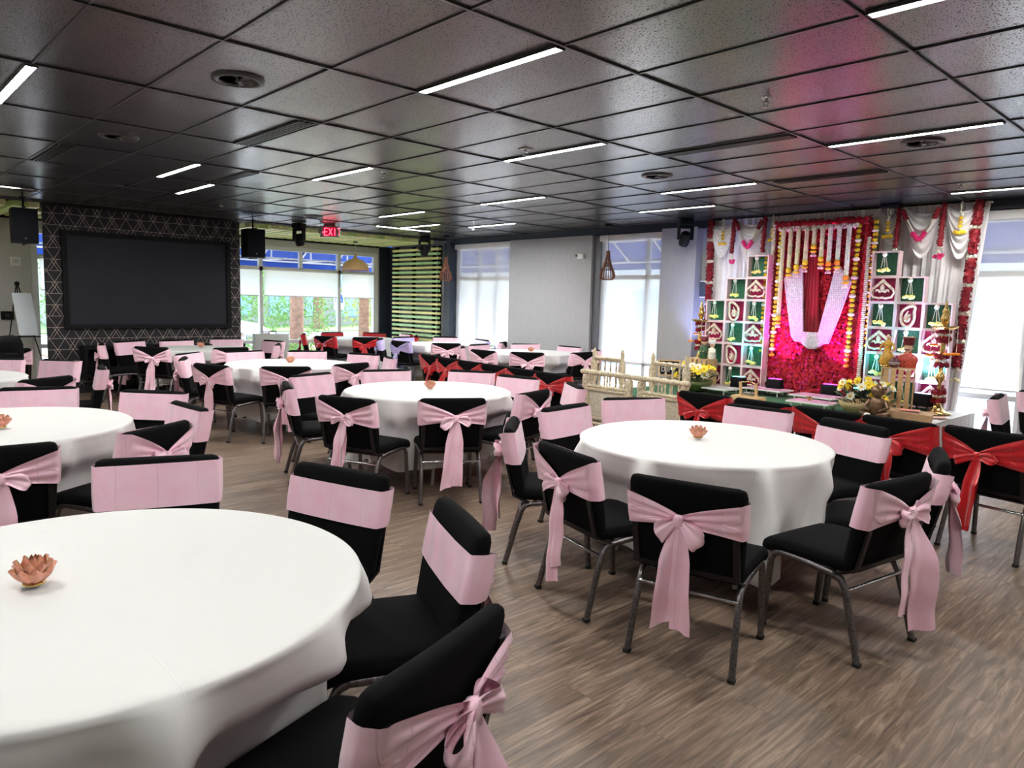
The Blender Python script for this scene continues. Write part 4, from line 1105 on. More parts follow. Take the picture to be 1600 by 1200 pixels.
# flower wall panel
t = thing('flower_backdrop', 'red and pink silk flower wall panel at the centre of the stage', 'flower wall', (-2.83, 7.33, SZ))
M().box(-.63,.63,-.01,.03,0,2.24).build('panel', rosed, t)
rnd = random.Random(77); b = M()
for i in range(36):
    for j in range(64):
        x = -.61+1.22*(i+rnd.uniform(-.4,.4))/35; z = .02+2.19*(j+rnd.uniform(-.4,.4))/63
        up = z > 1.0 and abs(x) < .42
        if up and rnd.random() < .35 and z > 1.5: continue
        mi = 0 if rnd.random() < (.80 if not up else .98) else 1
        petals(b, (x, -.03-rnd.uniform(0,.02), z), .026, rnd, 6, mi, (0,-1,0))
tag(b.build('flower_mass', [rose, rosep], t), kind='stuff')
red_cloth = vary(mat('crimson_sequin_cloth', (.30,.006,.018,1), .45), 60, .25, bump=.5, bscale=150)
b = M(); b.grid(40, 20, lambda u, v: ((-.085+(.10+.07*(1-v))*(2*u-1)*1.0)+.0, -.085-.02*abs(sin(u*19)), .78+1.05*v))
b.build('centre_cloth', red_cloth, t)
# arch border
t = thing('red_flower_arch', 'thick red petal border framing the flower wall', 'garland', (-2.83, 7.27, SZ))
def petal_rope(b, pts, r, rnd, dens=.022, n=5, mi=0):
    P_ = [Vector(p) for p in pts]
    for i in range(len(P_)-1):
        d = P_[i+1]-P_[i]; m_ = max(1, int(d.length/dens))
        ax = d.normalized(); a = ax.orthogonal().normalized(); e = ax.cross(a)
        for k in range(m_):
            for q in range(5):
                th = rnd.uniform(0, 6.28); o = P_[i]+d*((k+rnd.random())/m_)+(a*cos(th)+e*sin(th))*r*.75
                petals(b, o, r*.36, rnd, n-2, mi, tuple(a*cos(th)+e*sin(th)))
b = M(); b.tube([(-.59,0,2.235),(.59,0,2.235)], .05, 8); petal_rope(b, [(-.62,0,2.24),(.62,0,2.24)], .062, rnd); b.build('top_border', rose, t)
b = M(); b.tube([(-.60,0,.95),(-.60,0,2.2)], .03, 8); petal_rope(b, [(-.60,0,.75),(-.60,0,2.2)], .042, rnd); b.build('side_border', rosed, t)
b = M(); b.tube([(.58,0,.02),(.58,0,2.2)], .03, 8); petal_rope(b, [(.58,0,.02),(.58,0,2.2)], .042, rnd); b.build('side_border', rose, t)
# white pearl U shape
t = thing('pearl_emblem', 'tall white pearl studded U shaped emblem on the flower wall', 'emblem', (0,0,0))
U_ = [(-3.24,1.99),(-3.0,2.18),(-2.985,2.0),(-2.955,1.6),(-2.93,1.30),(-2.73,1.30),(-2.70,1.45),(-2.62,1.85),(-2.56,2.17),(-2.37,1.95),(-2.48,1.55),(-2.60,1.165),(-2.66,1.165),(-2.70,1.13),(-2.77,1.09),(-2.86,1.095),(-2.92,1.13),(-2.96,1.17),(-3.05,1.18),(-3.09,1.24),(-3.17,1.62)]
b = M(); b.prism(U_, 7.17, 7.20); b.build('pearl_panel', pearl, t, fix=True)
b = M(); b.prism([(-2.80+(x+2.80)*1.03, 1.63+(z-1.63)*1.02) for (x, z) in U_], 7.201, 7.21); b.build('backing_board', g['white'], t, fix=True)

# garlands ------------------------------------------------------------------
def bead_string(b, x, y, z0, z1, pat, rnd, lean=0, r=.020):
    """pat: list of (mat index, height, radius)"""
    z = z0; k = 0; X = x
    while z > z1:
        mi, h, rr = pat[k % len(pat)]; k += 1
        b.ball((X+lean*(z0-z)+rnd.uniform(-.003,.003), y, z-h/2), 1, 7, mi, (rr*rnd.uniform(.9,1.1), rr, h*.55), 5)
        z -= h
def long_garland(x, y, z0, z1, lb, pat, mats, lean=0, tassel=True, seed=1):
    rnd = random.Random(seed); t = thing('hanging_garland', lb, 'garland', (x, y, z0))
    b = M(); bead_string(b, 0, 0, 0, -(z0-z1), pat, rnd, lean); b.build('flower_string', mats, t)
    if tassel:
        b = M(); ex = lean*(z0-z1)
        for q in (-.015,.0,.015): b.tube([(ex,0,-(z0-z1)),(ex+q,0,-(z0-z1)-.07)], .0025, 4)
        for q in range(5): b.ball((ex+.018*cos(q*1.26), .012*sin(q*1.26), -(z0-z1)-.085), .020, 7)
        b.build('tassel', [mats[0]], t)
    return t
mg = [(0,.050,.034),(2,.014,.020),(0,.050,.036),(2,.014,.020),(0,.050,.034),(1,.050,.044)]
mats3 = [mari, jas, leafm]
long_garland(-3.33, 7.21, 2.62, 1.05, 'yellow marigold and white garland along the inner left of the arch', mg, mats3, -.02, True, 2)
long_garland(-2.32, 7.20, 2.66, .98, 'yellow marigold and white garland along the inner right of the arch', mg, mats3, -.02, True, 3)
long_garland(-3.52, 7.22, 2.30, 1.10, 'yellow and white garland outside the arch at left', mg, mats3, .0, True, 4)
long_garland(-2.13, 7.22, 2.70, 1.25, 'dark yellow and white garland outside the arch at right', [(0,.05,.034),(2,.02,.026),(0,.045,.034),(1,.035,.044)], mats3, .0, True, 5)
ws = [(0,.030,.022)]
long_garland(-3.45, 7.24, 2.72, .60, 'thin white jasmine garland along the left edge of the arch', [(0,.026,.028)], [jas], -.0, False, 6)
long_garland(-2.20, 7.23, 2.50, .50, 'white jasmine garland along the right edge of the arch', [(0,.026,.030)], [jas], -.0, False, 7)
t = thing('jasmine_bar', 'white jasmine bar across the top of the flower arch', 'garland', (-2.83,7.16,2.64))
b = M(); rnd = random.Random(9)
for k in range(60):
    for q in range(3): b.ball((-.50+1.0*k/59, rnd.uniform(-.02,.02), rnd.uniform(-.022,.022)+.0), .017, 6)
b.build('bud_rope', jas, t)
lens = [(-.43,1.13,0),(-.33,.50,1),(-.225,.46,1),(-.115,.40,1),(-.015,.20,1),(.09,.36,1),(.19,.42,1),(.30,.41,1),(.42,.60,1)]
wds = ['first and longest white bud string from the left under the arch bar','second white bud string from the left under the arch bar','third white bud string from the left under the arch bar','fourth white bud string from the left under the arch bar','shortest white bud string at the middle of the arch bar','white bud string just right of the shortest one','third white bud string from the right under the arch bar','second white bud string from the right under the arch bar','rightmost white bud string under the arch bar']
for (dx, L_, q), lb in zip(lens, wds):
    t = thing('bud_string', lb, 'garland', (-2.83+dx, 7.13, 2.63), 0, 'white bud strings hanging from the arch bar')
    b = M(); rnd = random.Random(int(100*dx)+60)
    z = 0
    while z > -L_:
        for k in range(5):
            a = k*1.257+z*30; b.ball((.018*cos(a), .018*sin(a), z), .0135, 5, 0, (1,1,1.4), 4)
        z -= .022
    b.build('bud_rope', cream if dx < .1 else jas, t)
    b = M(); b.lathe([(.016,-L_),(.034,-L_-.01),(.036,-L_-.035),(.033,-L_-.06),(.016,-L_-.068)], 10); b.build('marigold_band', orange if dx > .15 else mari, t)
    b = M()
    for k in range(6): b.ball((.026*cos(k*1.05), .02*sin(k*1.05), -L_-.095), .018, 6)
    b.build('marigold_cluster', mari, t)
    b = M()
    for k in range(5):
        ex, ey = .03*cos(k*1.26), .02*sin(k*1.26); b.tube([(0,0,-L_-.10),(ex,ey,-L_-.14)], .0018, 4); b.ball((ex,ey,-L_-.148), .010, 6, 0, (1,1,1.5))
    b.build('bud_tassel', jas, t)
# tall red rope garlands at both ends
def red_rope(x, y, z0, z1, lean, lb, seed):
    rnd = random.Random(seed); t = thing('red_rope_garland', lb, 'garland', (x, y, z0), 0, 'tall red rope garlands at the curtain ends')
    L_ = z0-z1; n = 6; seg = L_/n
    br = M()
    for k in range(n):
        bw = M(); za, zb = -k*seg, -k*seg-seg+.05
        br.tube([(lean*-za,0,za),(lean*-zb,0,zb)], .040, 8); petal_rope(br, [(lean*-za,0,za),(lean*-zb,0,zb)], .054, rnd, .02)
        for q in range(12): bw.ball((lean*-(zb-.025)+rnd.uniform(-.05,.05), rnd.uniform(-.03,.03), zb-.025+rnd.uniform(-.015,.015)), .018, 6)
        bw.build('jasmine_band', jas, t)
    br.build('petal_rope', rosed, t)
    b = M(); ex = lean*L_
    for q in range(9): b.ball((ex+rnd.uniform(-.05,.05), rnd.uniform(-.02,.02), -L_-.10+rnd.uniform(-.02,.02)), .020, 6)
    for q in (-.02,.0,.02): b.tube([(ex,0,-L_),(ex+q,0,-L_-.1)], .0025, 4)
    b.build('tassel', cream, t)
red_rope(-4.50, 7.36, 2.85, 1.00, .02, 'tall dark red rope garland with white bands at the left curtain end', 21)
red_rope(-1.08, 7.34, 2.86, .92, -.045, 'tall dark red rope garland with white bands at the right curtain end', 22)
# red tassel garlands and V garlands
def tassel_rope(x, lb, z1=2.36, y=7.30):
    rnd = random.Random(int(abs(x)*100)); t = thing('tassel_garland', lb, 'garland', (x, y, 2.85), 0, 'short red tassel garlands on the curtain')
    b = M(); L_ = 2.85-z1; b.tube([(0,0,0),(-.02,0,-L_)], .024, 8); petal_rope(b, [(0,0,0),(-.02,0,-L_)], .034, rnd, .02); b.build('petal_rope', rosed, t)
    b = M()
    for q in range(6): b.ball((-.02+rnd.uniform(-.02,.02), rnd.uniform(-.015,.015), -L_-.02-q*.012), .016, 6)
    b.build('jasmine_band', jas, t)
    b = M()
    for q in range(8): petals(b, (-.02+rnd.uniform(-.04,.04), 0, -L_-.12+rnd.uniform(-.02,.02)), .025, rnd, 6)
    b.build('tassel', rosep, t)
tassel_rope(-4.09, 'red tassel garland, left one of the left pair on the curtain'); tassel_rope(-3.62, 'red tassel garland, right one of the left pair on the curtain')
tassel_rope(-1.90, 'red tassel garland, left one of the right pair on the curtain'); tassel_rope(-1.42, 'red tassel garland, right one of the right pair on the curtain')
def vgar(x0, x1, zlow, lb, y=7.27):
    t = thing('v_garland', lb, 'garland', ((x0+x1)/2, y, 2.80), 0, 'red and white V shaped garlands'); h = (x1-x0)/2; rnd = random.Random(int(100*abs(x0)))
    def pt(s_): return (h*s_, 0, -(2.80-zlow)*(1-abs(s_)**1.35))
    for nm, (a, c), mt_, r in (('petal_rope', (-1,-.74), rosed, .030), ('petal_rope', (.74,1), rosed, .030), ('rose_rope', (-.36,.36), rosep, .034)):
        b = M(); pts = [pt(a+(c-a)*q/8) for q in range(9)]; b.tube(pts, r*.75, 8); petal_rope(b, pts, r, rnd, .02); b.build(nm, mt_, t)
    b = M()
    for (a, c) in ((-.74,-.36),(.36,.74)):
        for q in range(22):
            p_ = pt(a+(c-a)*q/21); b.ball((p_[0]+rnd.uniform(-.006,.006), p_[1], p_[2]), .017, 6)
    for q in range(4): b.ball((rnd.uniform(-.012,.012), 0, -(2.80-zlow)-.03-q*.018), .014, 6)
    b.build('jasmine_rope', jas, t)
vgar(-4.05, -3.66, 2.43, 'red and white V garland on the left side of the curtain'); vgar(-1.86, -1.46, 2.44, 'red and white V garland on the right side of the curtain')
def drop_string(x, z1, lb, y=7.29):
    rnd = random.Random(int(abs(x)*1000)); t = thing('jasmine_drop', lb, 'garland', (x, y, 2.84), 0, 'jasmine drops with marigold ends'); L_ = 2.84-z1
    b = M(); z = 0
    while z > -L_*.42: b.ball((rnd.uniform(-.012,.012), 0, z), .018, 6); z -= .017
    b.tube([(0,0,-L_*.42),(0,0,-L_)], .003, 4)
    for q in range(4): b.ball((rnd.uniform(-.01,.01),0,-L_*.8-q*.015), .012, 6)
    b.build('jasmine_string', jas, t)
    b = M()
    for q in range(3): b.ball((0,0,-L_*.52-q*.045), .026, 8, 0, (1,1,.8))
    for q in range(7): b.ball((-.05+.10*q/6, 0, -L_+rnd.uniform(-.01,.01)), .022, 6)
    b.build('marigolds', mari, t)
drop_string(-4.26, 2.50, 'jasmine drop with marigold end at the far left of the curtain'); drop_string(-3.50, 2.52, 'jasmine drop with marigold end left of the flower arch')
drop_string(-2.02, 2.50, 'jasmine drop with marigold end right of the flower arch'); drop_string(-1.24, 2.51, 'jasmine drop with marigold end at the far right of the curtain')

# ------------------------------------------------------------------ cube shelf stands with motifs
grn = vary(mat('emerald_sequin_board', (.005,.13,.055,1), .35, spec=.6), 60, .5, bump=.4, bscale=260)
mag = vary(mat('magenta_glitter_board', (.50,.006,.10,1), .35, spec=.6), 60, .35, bump=.4, bscale=260)
pinkw = vary(mat('pale_pink_frame_paint', (.80,.60,.62,1), .5), 10, .06)
gold_p = vary(mat('antique_ivory_gold_paint', (.80,.62,.50,1), .4, .2), 30, .3)
S_ = .305; YF_ = 7.10; DP = .12
def fleur(b, c, s):
    cx, cz = c
    b.prism([(cx-.5*s,cz+.02*s),(cx,cz+.48*s),(cx+.5*s,cz+.02*s),(cx+.40*s,cz-.02*s),(cx,cz+.32*s),(cx-.40*s,cz-.02*s)], -.025, 0)
    b.prism([(cx,cz+.26*s),(cx+.10*s,cz+.10*s),(cx+.05*s,cz-.12*s),(cx-.05*s,cz-.12*s),(cx-.10*s,cz+.10*s)], -.03, 0)
    for q in (-1,1):
        b.prism([(cx+q*.04*s,cz-.10*s),(cx+q*.16*s,cz+.02*s),(cx+q*.28*s,cz+.0*s),(cx+q*.30*s,cz-.12*s),(cx+q*.20*s,cz-.06*s),(cx+q*.12*s,cz-.16*s)], -.028, 0)
    b.tube([(cx-.46*s,-.015,cz-.02*s),(cx-.50*s,-.015,cz-.16*s),(cx-.40*s,-.015,cz-.34*s),(cx-.15*s,-.015,cz-.40*s),(cx,-.015,cz-.36*s),(cx+.15*s,-.015,cz-.40*s),(cx+.40*s,-.015,cz-.34*s),(cx+.50*s,-.015,cz-.16*s),(cx+.46*s,-.015,cz-.02*s)], .045*s*1.1, 6)
def paisley(b, c, s, flip=1):
    cx, cz = c; pts = []
    for k in range(26):
        a = 2*pi*k/26; r = .36*s*(1+.10*cos(a*2)); x = r*.82*sin(a); z = r*1.15*cos(a)
        if cos(a) > .5: x -= .16*s*(cos(a)-.5)*2
        pts.append((cx+flip*x, cz+z-.02*s))
    b.prism([(cx+flip*.03*s+(p[0]-cx)*.50, cz-.10*s+(p[1]-cz)*.42) for p in pts], -.026, 0)
    b.tube([(p[0], -.02, p[1]) for p in pts+pts[:1]], .062*s, 7)
    b.tube([(cx+flip*(-.02)*s,-.03,cz+.2*s),(cx+flip*.10*s,-.03,cz+.02*s),(cx+flip*.10*s,-.03,cz-.18*s),(cx-flip*.05*s,-.03,cz-.24*s),(cx-flip*.12*s,-.03,cz-.1*s)], .028*s, 6)
    b.tube([(cx-flip*.10*s,-.02,cz+.36*s),(cx-flip*.22*s,-.02,cz+.40*s),(cx-flip*.27*s,-.02,cz+.30*s)], .03*s, 6)
def hanging(parent, c, s, seed, mt_=None):
    rnd = random.Random(seed); cx, cz = c; b = M()
    b.ball((cx, -.03, cz+.42*s), .030, 7)
    lowz = []
    for q in (-1,0,1):
        ex = cx+q*.13*s+rnd.uniform(-.01,.01); ez = cz-.22*s+rnd.uniform(-.02,.02); b.tube([(cx+q*.01,-.03,cz+.38*s),(ex,-.03,ez)], .0035, 5); lowz.append((ex, ez))
    b.build('jasmine_threads', jas, parent)
    b = M()
    for (ex, ez) in lowz:
        for k in range(3): b.ball((ex+rnd.uniform(-.02,.02), -.03, ez-.03+rnd.uniform(-.012,.012)), .024, 7, 0, (1.2,.7,.8))
    b.build('pale_marigolds', mt_ or palem, parent)
palem = vary(mat('pale_yellow_marigold', (.82,.74,.22,1), .7), 60, .15)
def shelf(x_edges, name_side, lbl, pattern):
    t = thing('cube_shelf', lbl, 'display shelf', (0, YF_, SZ), 0)
    for (ci, ri, kind) in pattern:
        x0 = x_edges[ci]; z0 = SZ+.02+ri*S_-SZ
        fr = M(); w = .016
        fr.box(x0, x0+S_, 0, DP, z0, z0+w); fr.box(x0, x0+S_, 0, DP, z0+S_-w, z0+S_); fr.box(x0, x0+w, 0, DP, z0+w, z0+S_-w); fr.box(x0+S_-w, x0+S_, 0, DP, z0+w, z0+S_-w)
        f = fr.build('cube_frame', pinkw, t)
        M().box(x0+w, x0+S_-w, DP-.01, DP, z0+w, z0+S_-w).build('back_board', grn if kind == 'h' else mag, f)
        c = (x0+S_/2, z0+S_/2)
        if kind == 'f': b = M(); fleur(b, c, .26); b.build('carved_motif', gold_p, f)
        elif kind in 'pq': b = M(); paisley(b, c, .27, 1 if kind == 'p' else -1); b.build('carved_motif', gold_p, f)
        else: hanging(f, c, .26, ci*7+ri)
# rows counted from the bottom, columns from the inner side
xl = {0: -3.74, 1: -4.045, 2: -4.35}
shelf(xl, 'left', 'stepped pink cube shelf with green and magenta panels left of the flower wall',
      [(0,0,'f'),(1,0,'h'),(2,0,'f'),(0,1,'h'),(1,1,'p'),(2,1,'h'),(0,2,'f'),(1,2,'h'),(2,2,'f'),(0,3,'h'),(1,3,'p'),(2,3,'h'),(0,4,'f'),(1,4,'h'),(0,5,'h')])
xr = {0: -2.10, 1: -1.795, 2: -1.49}
shelf(xr, 'right', 'stepped pink cube shelf with green and magenta panels right of the flower wall',
      [(0,0,'f'),(1,0,'h'),(2,0,'f'),(0,1,'h'),(1,1,'f'),(2,1,'h'),(0,2,'f'),(1,2,'h'),(2,2,'f'),(0,3,'h'),(1,3,'q'),(2,3,'h'),(0,4,'f'),(1,4,'h'),(0,5,'h')])

# ------------------------------------------------------------------ things on the stage
wood = vary(mat('pale_pine_wood', (.62,.40,.19,1), .6), 14, .18, stretch=(1,1,6))
bronze = vary(mat('antique_bronze', (.16,.095,.055,1), .38, .75), 30, .35)
skin = vary(mat('painted_clay_skin', (.78,.52,.34,1), .5), 20, .1)
def crate(x, y, w, d, h, lb, rz=0, z=SZ):
    t = thing('wooden_crate', lb, 'crate', (x, y, z), rz, 'pine slat crates on the stage')
    b = M()
    for sx in (-1,1):
        for sy in (-1,1): b.box(sx*w/2-.012 if sx > 0 else -w/2, sx*w/2 if sx > 0 else -w/2+.012, sy*d/2-.015 if sy > 0 else -d/2, sy*d/2 if sy > 0 else -d/2+.015, 0, h-.014)
    b.build('corner_post', wood, t)
    n = 5
    b = M()
    for k in range(n):
        y0 = -d/2+k*d/n; b.box(-w/2, w/2, y0+.003, y0+d/n-.003, h-.013, h)
    b.build('top_slats', wood, t)
    b = M()
    for k in range(4):
        x0 = -w/2+.02+k*(w-.04)/4; b.box(x0+.005, x0+(w-.04)/4-.018, -d/2+.002, -d/2+.012, .01, h-.016)
    b.build('front_slats', wood, t)
    for s_ in (-1,1):
        b = M()
        for k in range(4):
            y0 = -d/2+.018+k*(d-.036)/4; b.box(s_*w/2-(.0 if s_ < 0 else .010), s_*w/2+(.010 if s_ < 0 else 0), y0+.002, y0+(d-.036)/4-.004, .01, h-.016)
        b.build('side_slats', wood, t)
    return t
crate(-1.50, 6.50, .33, .36, .52, 'tall pine crate carrying three figurines at the right of the stage', radians(18))
crate(-4.28, 6.96, .36, .22, .40, 'pine crate carrying dolls at the left of the stage', radians(-5))
def lathe_obj(name, prof, m_, parent, c=(0,0,0), n=16): return M().lathe(prof, n, c).build(name, m_, parent)
ZC = SZ+.521
# woman figurine
def figure_woman(x, y, z, lb, robe, s=1.0):
    t = thing('woman_figurine', lb, 'figurine', (x, y, z), 0)
    lathe_obj('base', [(.055*s,0),(.058*s,.015*s),(.05*s,.022*s),(.0001,.022*s)], g['brass'], t)
    b = M(); b.lathe([(.05*s,.022*s),(.068*s,.04*s),(.055*s,.09*s),(.034*s,.14*s),(.026*s,.165*s),(.036*s,.195*s),(.038*s,.215*s),(.016*s,.235*s),(.013*s,.245*s)], 20, fn=lambda p: (p[0]*(1+.08*sin(9*atan2(p[1], p[0]))*max(0, .16*s-p[2])/(.16*s)), p[1]*.85, p[2]))
    for q in (-1,1): b.tube([(q*.036*s,0,.208*s),(q*.060*s,-.015*s,.17*s),(q*.045*s,-.04*s,.14*s)], [.011*s,.009*s,.007*s], 7)
    b.build('robe', robe, t)
    b = M(); b.ball((0,-.003*s,.265*s), .022*s, 12, 0, (.9,.95,1.15)); b.tube([(0,0,.235*s),(0,0,.255*s)], .010*s, 8); b.ball((0,-.026*s,.262*s), .004*s, 6)
    b.build('head', skin, t)
    for q in (-1,1): M().ball((q*.045*s,-.042*s,.137*s), .009*s, 7).build('hand', skin, t)
    b = M(); b.ball((0,.005*s,.272*s), .024*s, 12, 0, (.95,1,1)); b.ball((0,.022*s,.275*s), .012*s, 8); b.build('hair', g['black'], t)
    return t
figure_woman(-1.60, 6.42, ZC, 'golden robed woman figurine standing on the right crate', vary(mat('mustard_gold_robe', (.62,.34,.04,1), .45), 30, .3), 1.25)
# crowned bust
t = thing('crowned_bust', 'painted bust with dark red crown and moustache on the right crate', 'figurine', (-1.42, 6.52, ZC))
b = M(); b.lathe([(.075,0),(.085,.04),(.10,.09),(.085,.125),(.040,.15),(.030,.175)], 20, fn=lambda p: (p[0]*1.1, p[1]*.6, p[2])); b.build('shoulders', vary(mat('red_orange_garment', (.55,.08,.05,1), .5), 40, .5), t)
b = M(); b.ball((0,-.005,.215), .048, 16, 0, (.85,.95,1.12)); b.ball((0,-.052,.212), .010, 8, 0, (.8,1,1.3))
for q in (-1,1): b.ball((q*.043,0,.215), .012, 8, 0, (.5,.8,1.2))
b.tube([(0,0,.15),(0,0,.19)], .024, 10); b.build('face', skin, t)
b = M()
for q in (-1,1): b.tube([(0,-.053,.195),(q*.018,-.050,.198),(q*.034,-.036,.206)], [.006,.005,.002], 6); b.ball((q*.017,-.043,.228), .006, 6)
b.build('moustache_and_eyes', g['black'], t)
crm = vary(mat('dark_red_crown', (.16,.012,.02,1), .4), 40, .3)
b = M(); b.lathe([(.047,.245),(.052,.25),(.060,.32),(.062,.335),(.052,.335),(.0001,.325)], 20); b.build('crown', crm, t)
b = M(); b.lathe([(.049,.244),(.052,.250),(.049,.256)], 20); b.lathe([(.061,.330),(.065,.337),(.060,.340)], 20)
for k in range(8): b.ball((.054*cos(k*pi/4), .054*sin(k*pi/4), .29), .006, 6)
b.build('crown_trim', g['brass'], t)
t = thing('clay_pot', 'small dark striped clay pot beside the crowned bust', 'pot', (-1.50, 6.36, ZC))
lathe_obj('body', [(.028,0),(.052,.025),(.058,.055),(.048,.085),(.026,.10),(.028,.112),(.020,.112),(.02,.10)], vary(mat('maroon_clay', (.10,.025,.025,1), .4), 20, .2), t)
b = M(); b.lathe([(.0585,.052),(.0595,.055),(.0585,.058)], 20); b.lathe([(.054,.036),(.055,.039),(.0545,.042)], 20); b.build('stripe', g['white'], t)
# dolls on left crate
def doll(x, y, z, lb, robe, hat, s=1):
    t = thing('festive_doll', lb, 'figurine', (x, y, z))
    b = M(); b.lathe([(.045*s,0),(.055*s,.02*s),(.048*s,.09*s),(.040*s,.13*s),(.018*s,.15*s)], 16)
    for q in (-1,1): b.tube([(q*.038*s,0,.125*s),(q*.055*s,-.02*s,.09*s),(q*.02*s,-.045*s,.085*s)], [.013*s,.011*s,.009*s], 7)
    b.build('robe', robe, t)
    b = M(); b.ball((0,0,.185*s), .036*s, 12); b.ball((0,-.036*s,.182*s), .006*s, 6); b.tube([(0,0,.14*s),(0,0,.16*s)], .012*s, 8)
    b.build('head', skin, t)
    for q in (-1,1): M().ball((q*.02*s,-.046*s,.085*s), .009*s, 6).build('hand', skin, t)
    b = M()
    for q in (-1,1): b.ball((q*.013*s,-.032*s,.19*s), .005*s, 6)
    b.build('eyes', g['black'], t)
    b = M(); b.lathe([(.038*s,.195*s),(.040*s,.205*s),(.045*s,.25*s),(.0001,.245*s)], 16); b.build('hat', hat, t)
doll(-4.24, 6.93, SZ+.401, 'small doll with red hat and green garment on the left crate', leafm, crm, 1.25)
doll(-4.13, 6.96, SZ+.401, 'small pale robed doll on the right end of the left crate', jas, g['white'], 1.1)

# tall brass oil lamps dressed with garlands
def brass_lamp(x, y, z, lb, H=1.18, left=False):
    t = thing('brass_oil_lamp', lb, 'oil lamp', (x, y, z)); t.scale = (.95,.95,1.04 if left else 1.08)
    lathe_obj('base', [(.15,0),(.15,.012),(.10,.025),(.06,.05),(.045,.08),(.03,.10)], g['brass'], t, n=24)
    lathe_obj('stem', [(.030,.10),(.045,.14),(.045,.20),(.022,.24),(.020,.32),(.05,.36),(.055,.39),(.03,.43),(.022,.50),(.032,.62),(.030,.72),(.02,.76)], g['brass'], t)
    lathe_obj('oil_dish', [(.02,.86),(.09,.875),(.14,.90),(.15,.915),(.13,.91),(.06,.895),(.02,.90)], g['brass'], t, n=20)
    lathe_obj('finial', [(.020,.76),(.03,.80),(.022,.86),(.02,.92),(.045,.96),(.05,1.0),(.03,1.04),(.04,1.06),(.02,1.10),(.008,1.16),(.0001,H)], g['brass'], t)
    rnd = random.Random(int(abs(x)*77))
    for (z0, z1) in ((.11,.17),(.20,.26),(.48,.54),(.57,.63),(.74,.81),(.84,.88)):
        b = M()
        for a_ in range(16):
            a = a_*pi/8; petals(b, (.055*cos(a), .055*sin(a), (z0+z1)/2+rnd.uniform(-.015,.015)), .028, rnd, 5, 0, (cos(a), sin(a), 0))
        b.build('red_garland', rosed, t)
    for zz in (.185, .555, .825):
        w = M()
        for a_ in range(12): w.ball((.055*cos(a_*pi/6), .055*sin(a_*pi/6), zz), .016, 6)
        w.build('jasmine_garland', jas, t)
    for (ang, L_) in ((-2.4,.28),(-.9,.26),(.1,.26),(2.6,.18)):
        ex, ey = .14*cos(ang), .14*sin(ang)
        b = M(); b.tube([(ex,ey,.905),(ex,ey,.905-L_)], .003, 5)
        for k in range(9): b.ball((ex,ey,.90-L_*k/9), .0055, 5)
        h_ = b.build('bead_string', jas, t)
        b = M()
        for k in range(6): b.ball((ex+.03*cos(k*1.05), ey+.03*sin(k*1.05), .89-L_), .020, 6, 0, (1.1,1.1,.7))
        b.build('orange_marigold', orange, h_)
brass_lamp(-1.20, 6.93, SZ, 'tall brass oil lamp with garlands at the right of the stage')
brass_lamp(-4.44, 7.13, SZ, 'tall brass oil lamp with garlands at the left of the stage', 1.18, True)

# bowls of yellow flowers
def flower_bowl(x, y, lb, seed, bowlc, scale=1.0, wht=.2):
    rnd = random.Random(seed); t = thing('flower_bowl', lb, 'flower arrangement', (x, y, SZ), 0)
    lathe_obj('bowl', [(.05*scale,0),(.12*scale,.02),(.165*scale,.06*scale),(.18*scale,.10*scale),(.172*scale,.10*scale),(.15*scale,.07*scale),(.0001,.05*scale)], bowlc, t, n=28)
    b = M()
    for k in range(70):
        a = rnd.uniform(0, 6.28); r = rnd.uniform(.02,.20)*scale; z = .09*scale+rnd.uniform(0,.13)*scale
        c = Vector((r*cos(a), r*sin(a), z)); d = Vector((cos(a), sin(a), rnd.uniform(-.1,.8))).normalized(); s_ = d.cross(Vector((0,0,1))).normalized()
        L_ = rnd.uniform(.05,.09)*scale; w = L_*.35
        b.add([c, c+d*L_*.5+s_*w, c+d*L_, c+d*L_*.5-s_*w], [(0,1,2,3)], False)
    tag(b.build('foliage', leafm, t), kind='stuff')
    for k in range(24):
        a = rnd.uniform(0, 6.28); r = (.05+.15*rnd.random())*scale; z = (.13+.16*rnd.random()*(1-r))*scale
        white = rnd.random() < wht
        b = M(); R_ = rnd.uniform(.034,.048)*scale
        c = Vector((r*cos(a), r*sin(a), z)); n_ = Vector((cos(a)*.5, sin(a)*.5-.5, .6)).normalized(); e1 = n_.orthogonal().normalized(); e2 = n_.cross(e1)
        for ring in range(2):
            for q in range(9):
                th = q*2*pi/9+ring*.35; d = (e1*cos(th)+e2*sin(th)); s_ = (e2*cos(th)-e1*sin(th)); rr = R_*(1-.25*ring)
                b.add([c-s_*rr*.1+n_*.004*ring, c+d*rr*.6-s_*rr*.26+n_*(.01+.006*ring), c+d*rr+n_*(.012+.012*ring), c+d*rr*.6+s_*rr*.26+n_*(.01+.006*ring)], [(0,1,2,3)], False)
        b.ball(tuple(c+n_*.012), R_*.28, 7, 1)
        b.tube([c, (c.x*.4, c.y*.4, .06*scale)], .003, 4, mi=2)
        b.build('blossom', [jas if white else yel, mari, leafm], t)
    return t
yel = vary(mat('bright_yellow_petals', (.90,.66,.03,1), .55), 30, .2)
flower_bowl(-4.02, 6.35, 'green bowl of yellow lilies at the left of the stage', 5, vary(mat('moss_green_bowl', (.09,.12,.03,1), .5), 20, .4), 1.45, .15)
flower_bowl(-1.70, 6.10, 'basket of yellow and white flowers before the right crate', 6, vary(mat('woven_basket', (.45,.33,.16,1), .6), 60, .35, bump=.6, bscale=90), 1.4, .45)
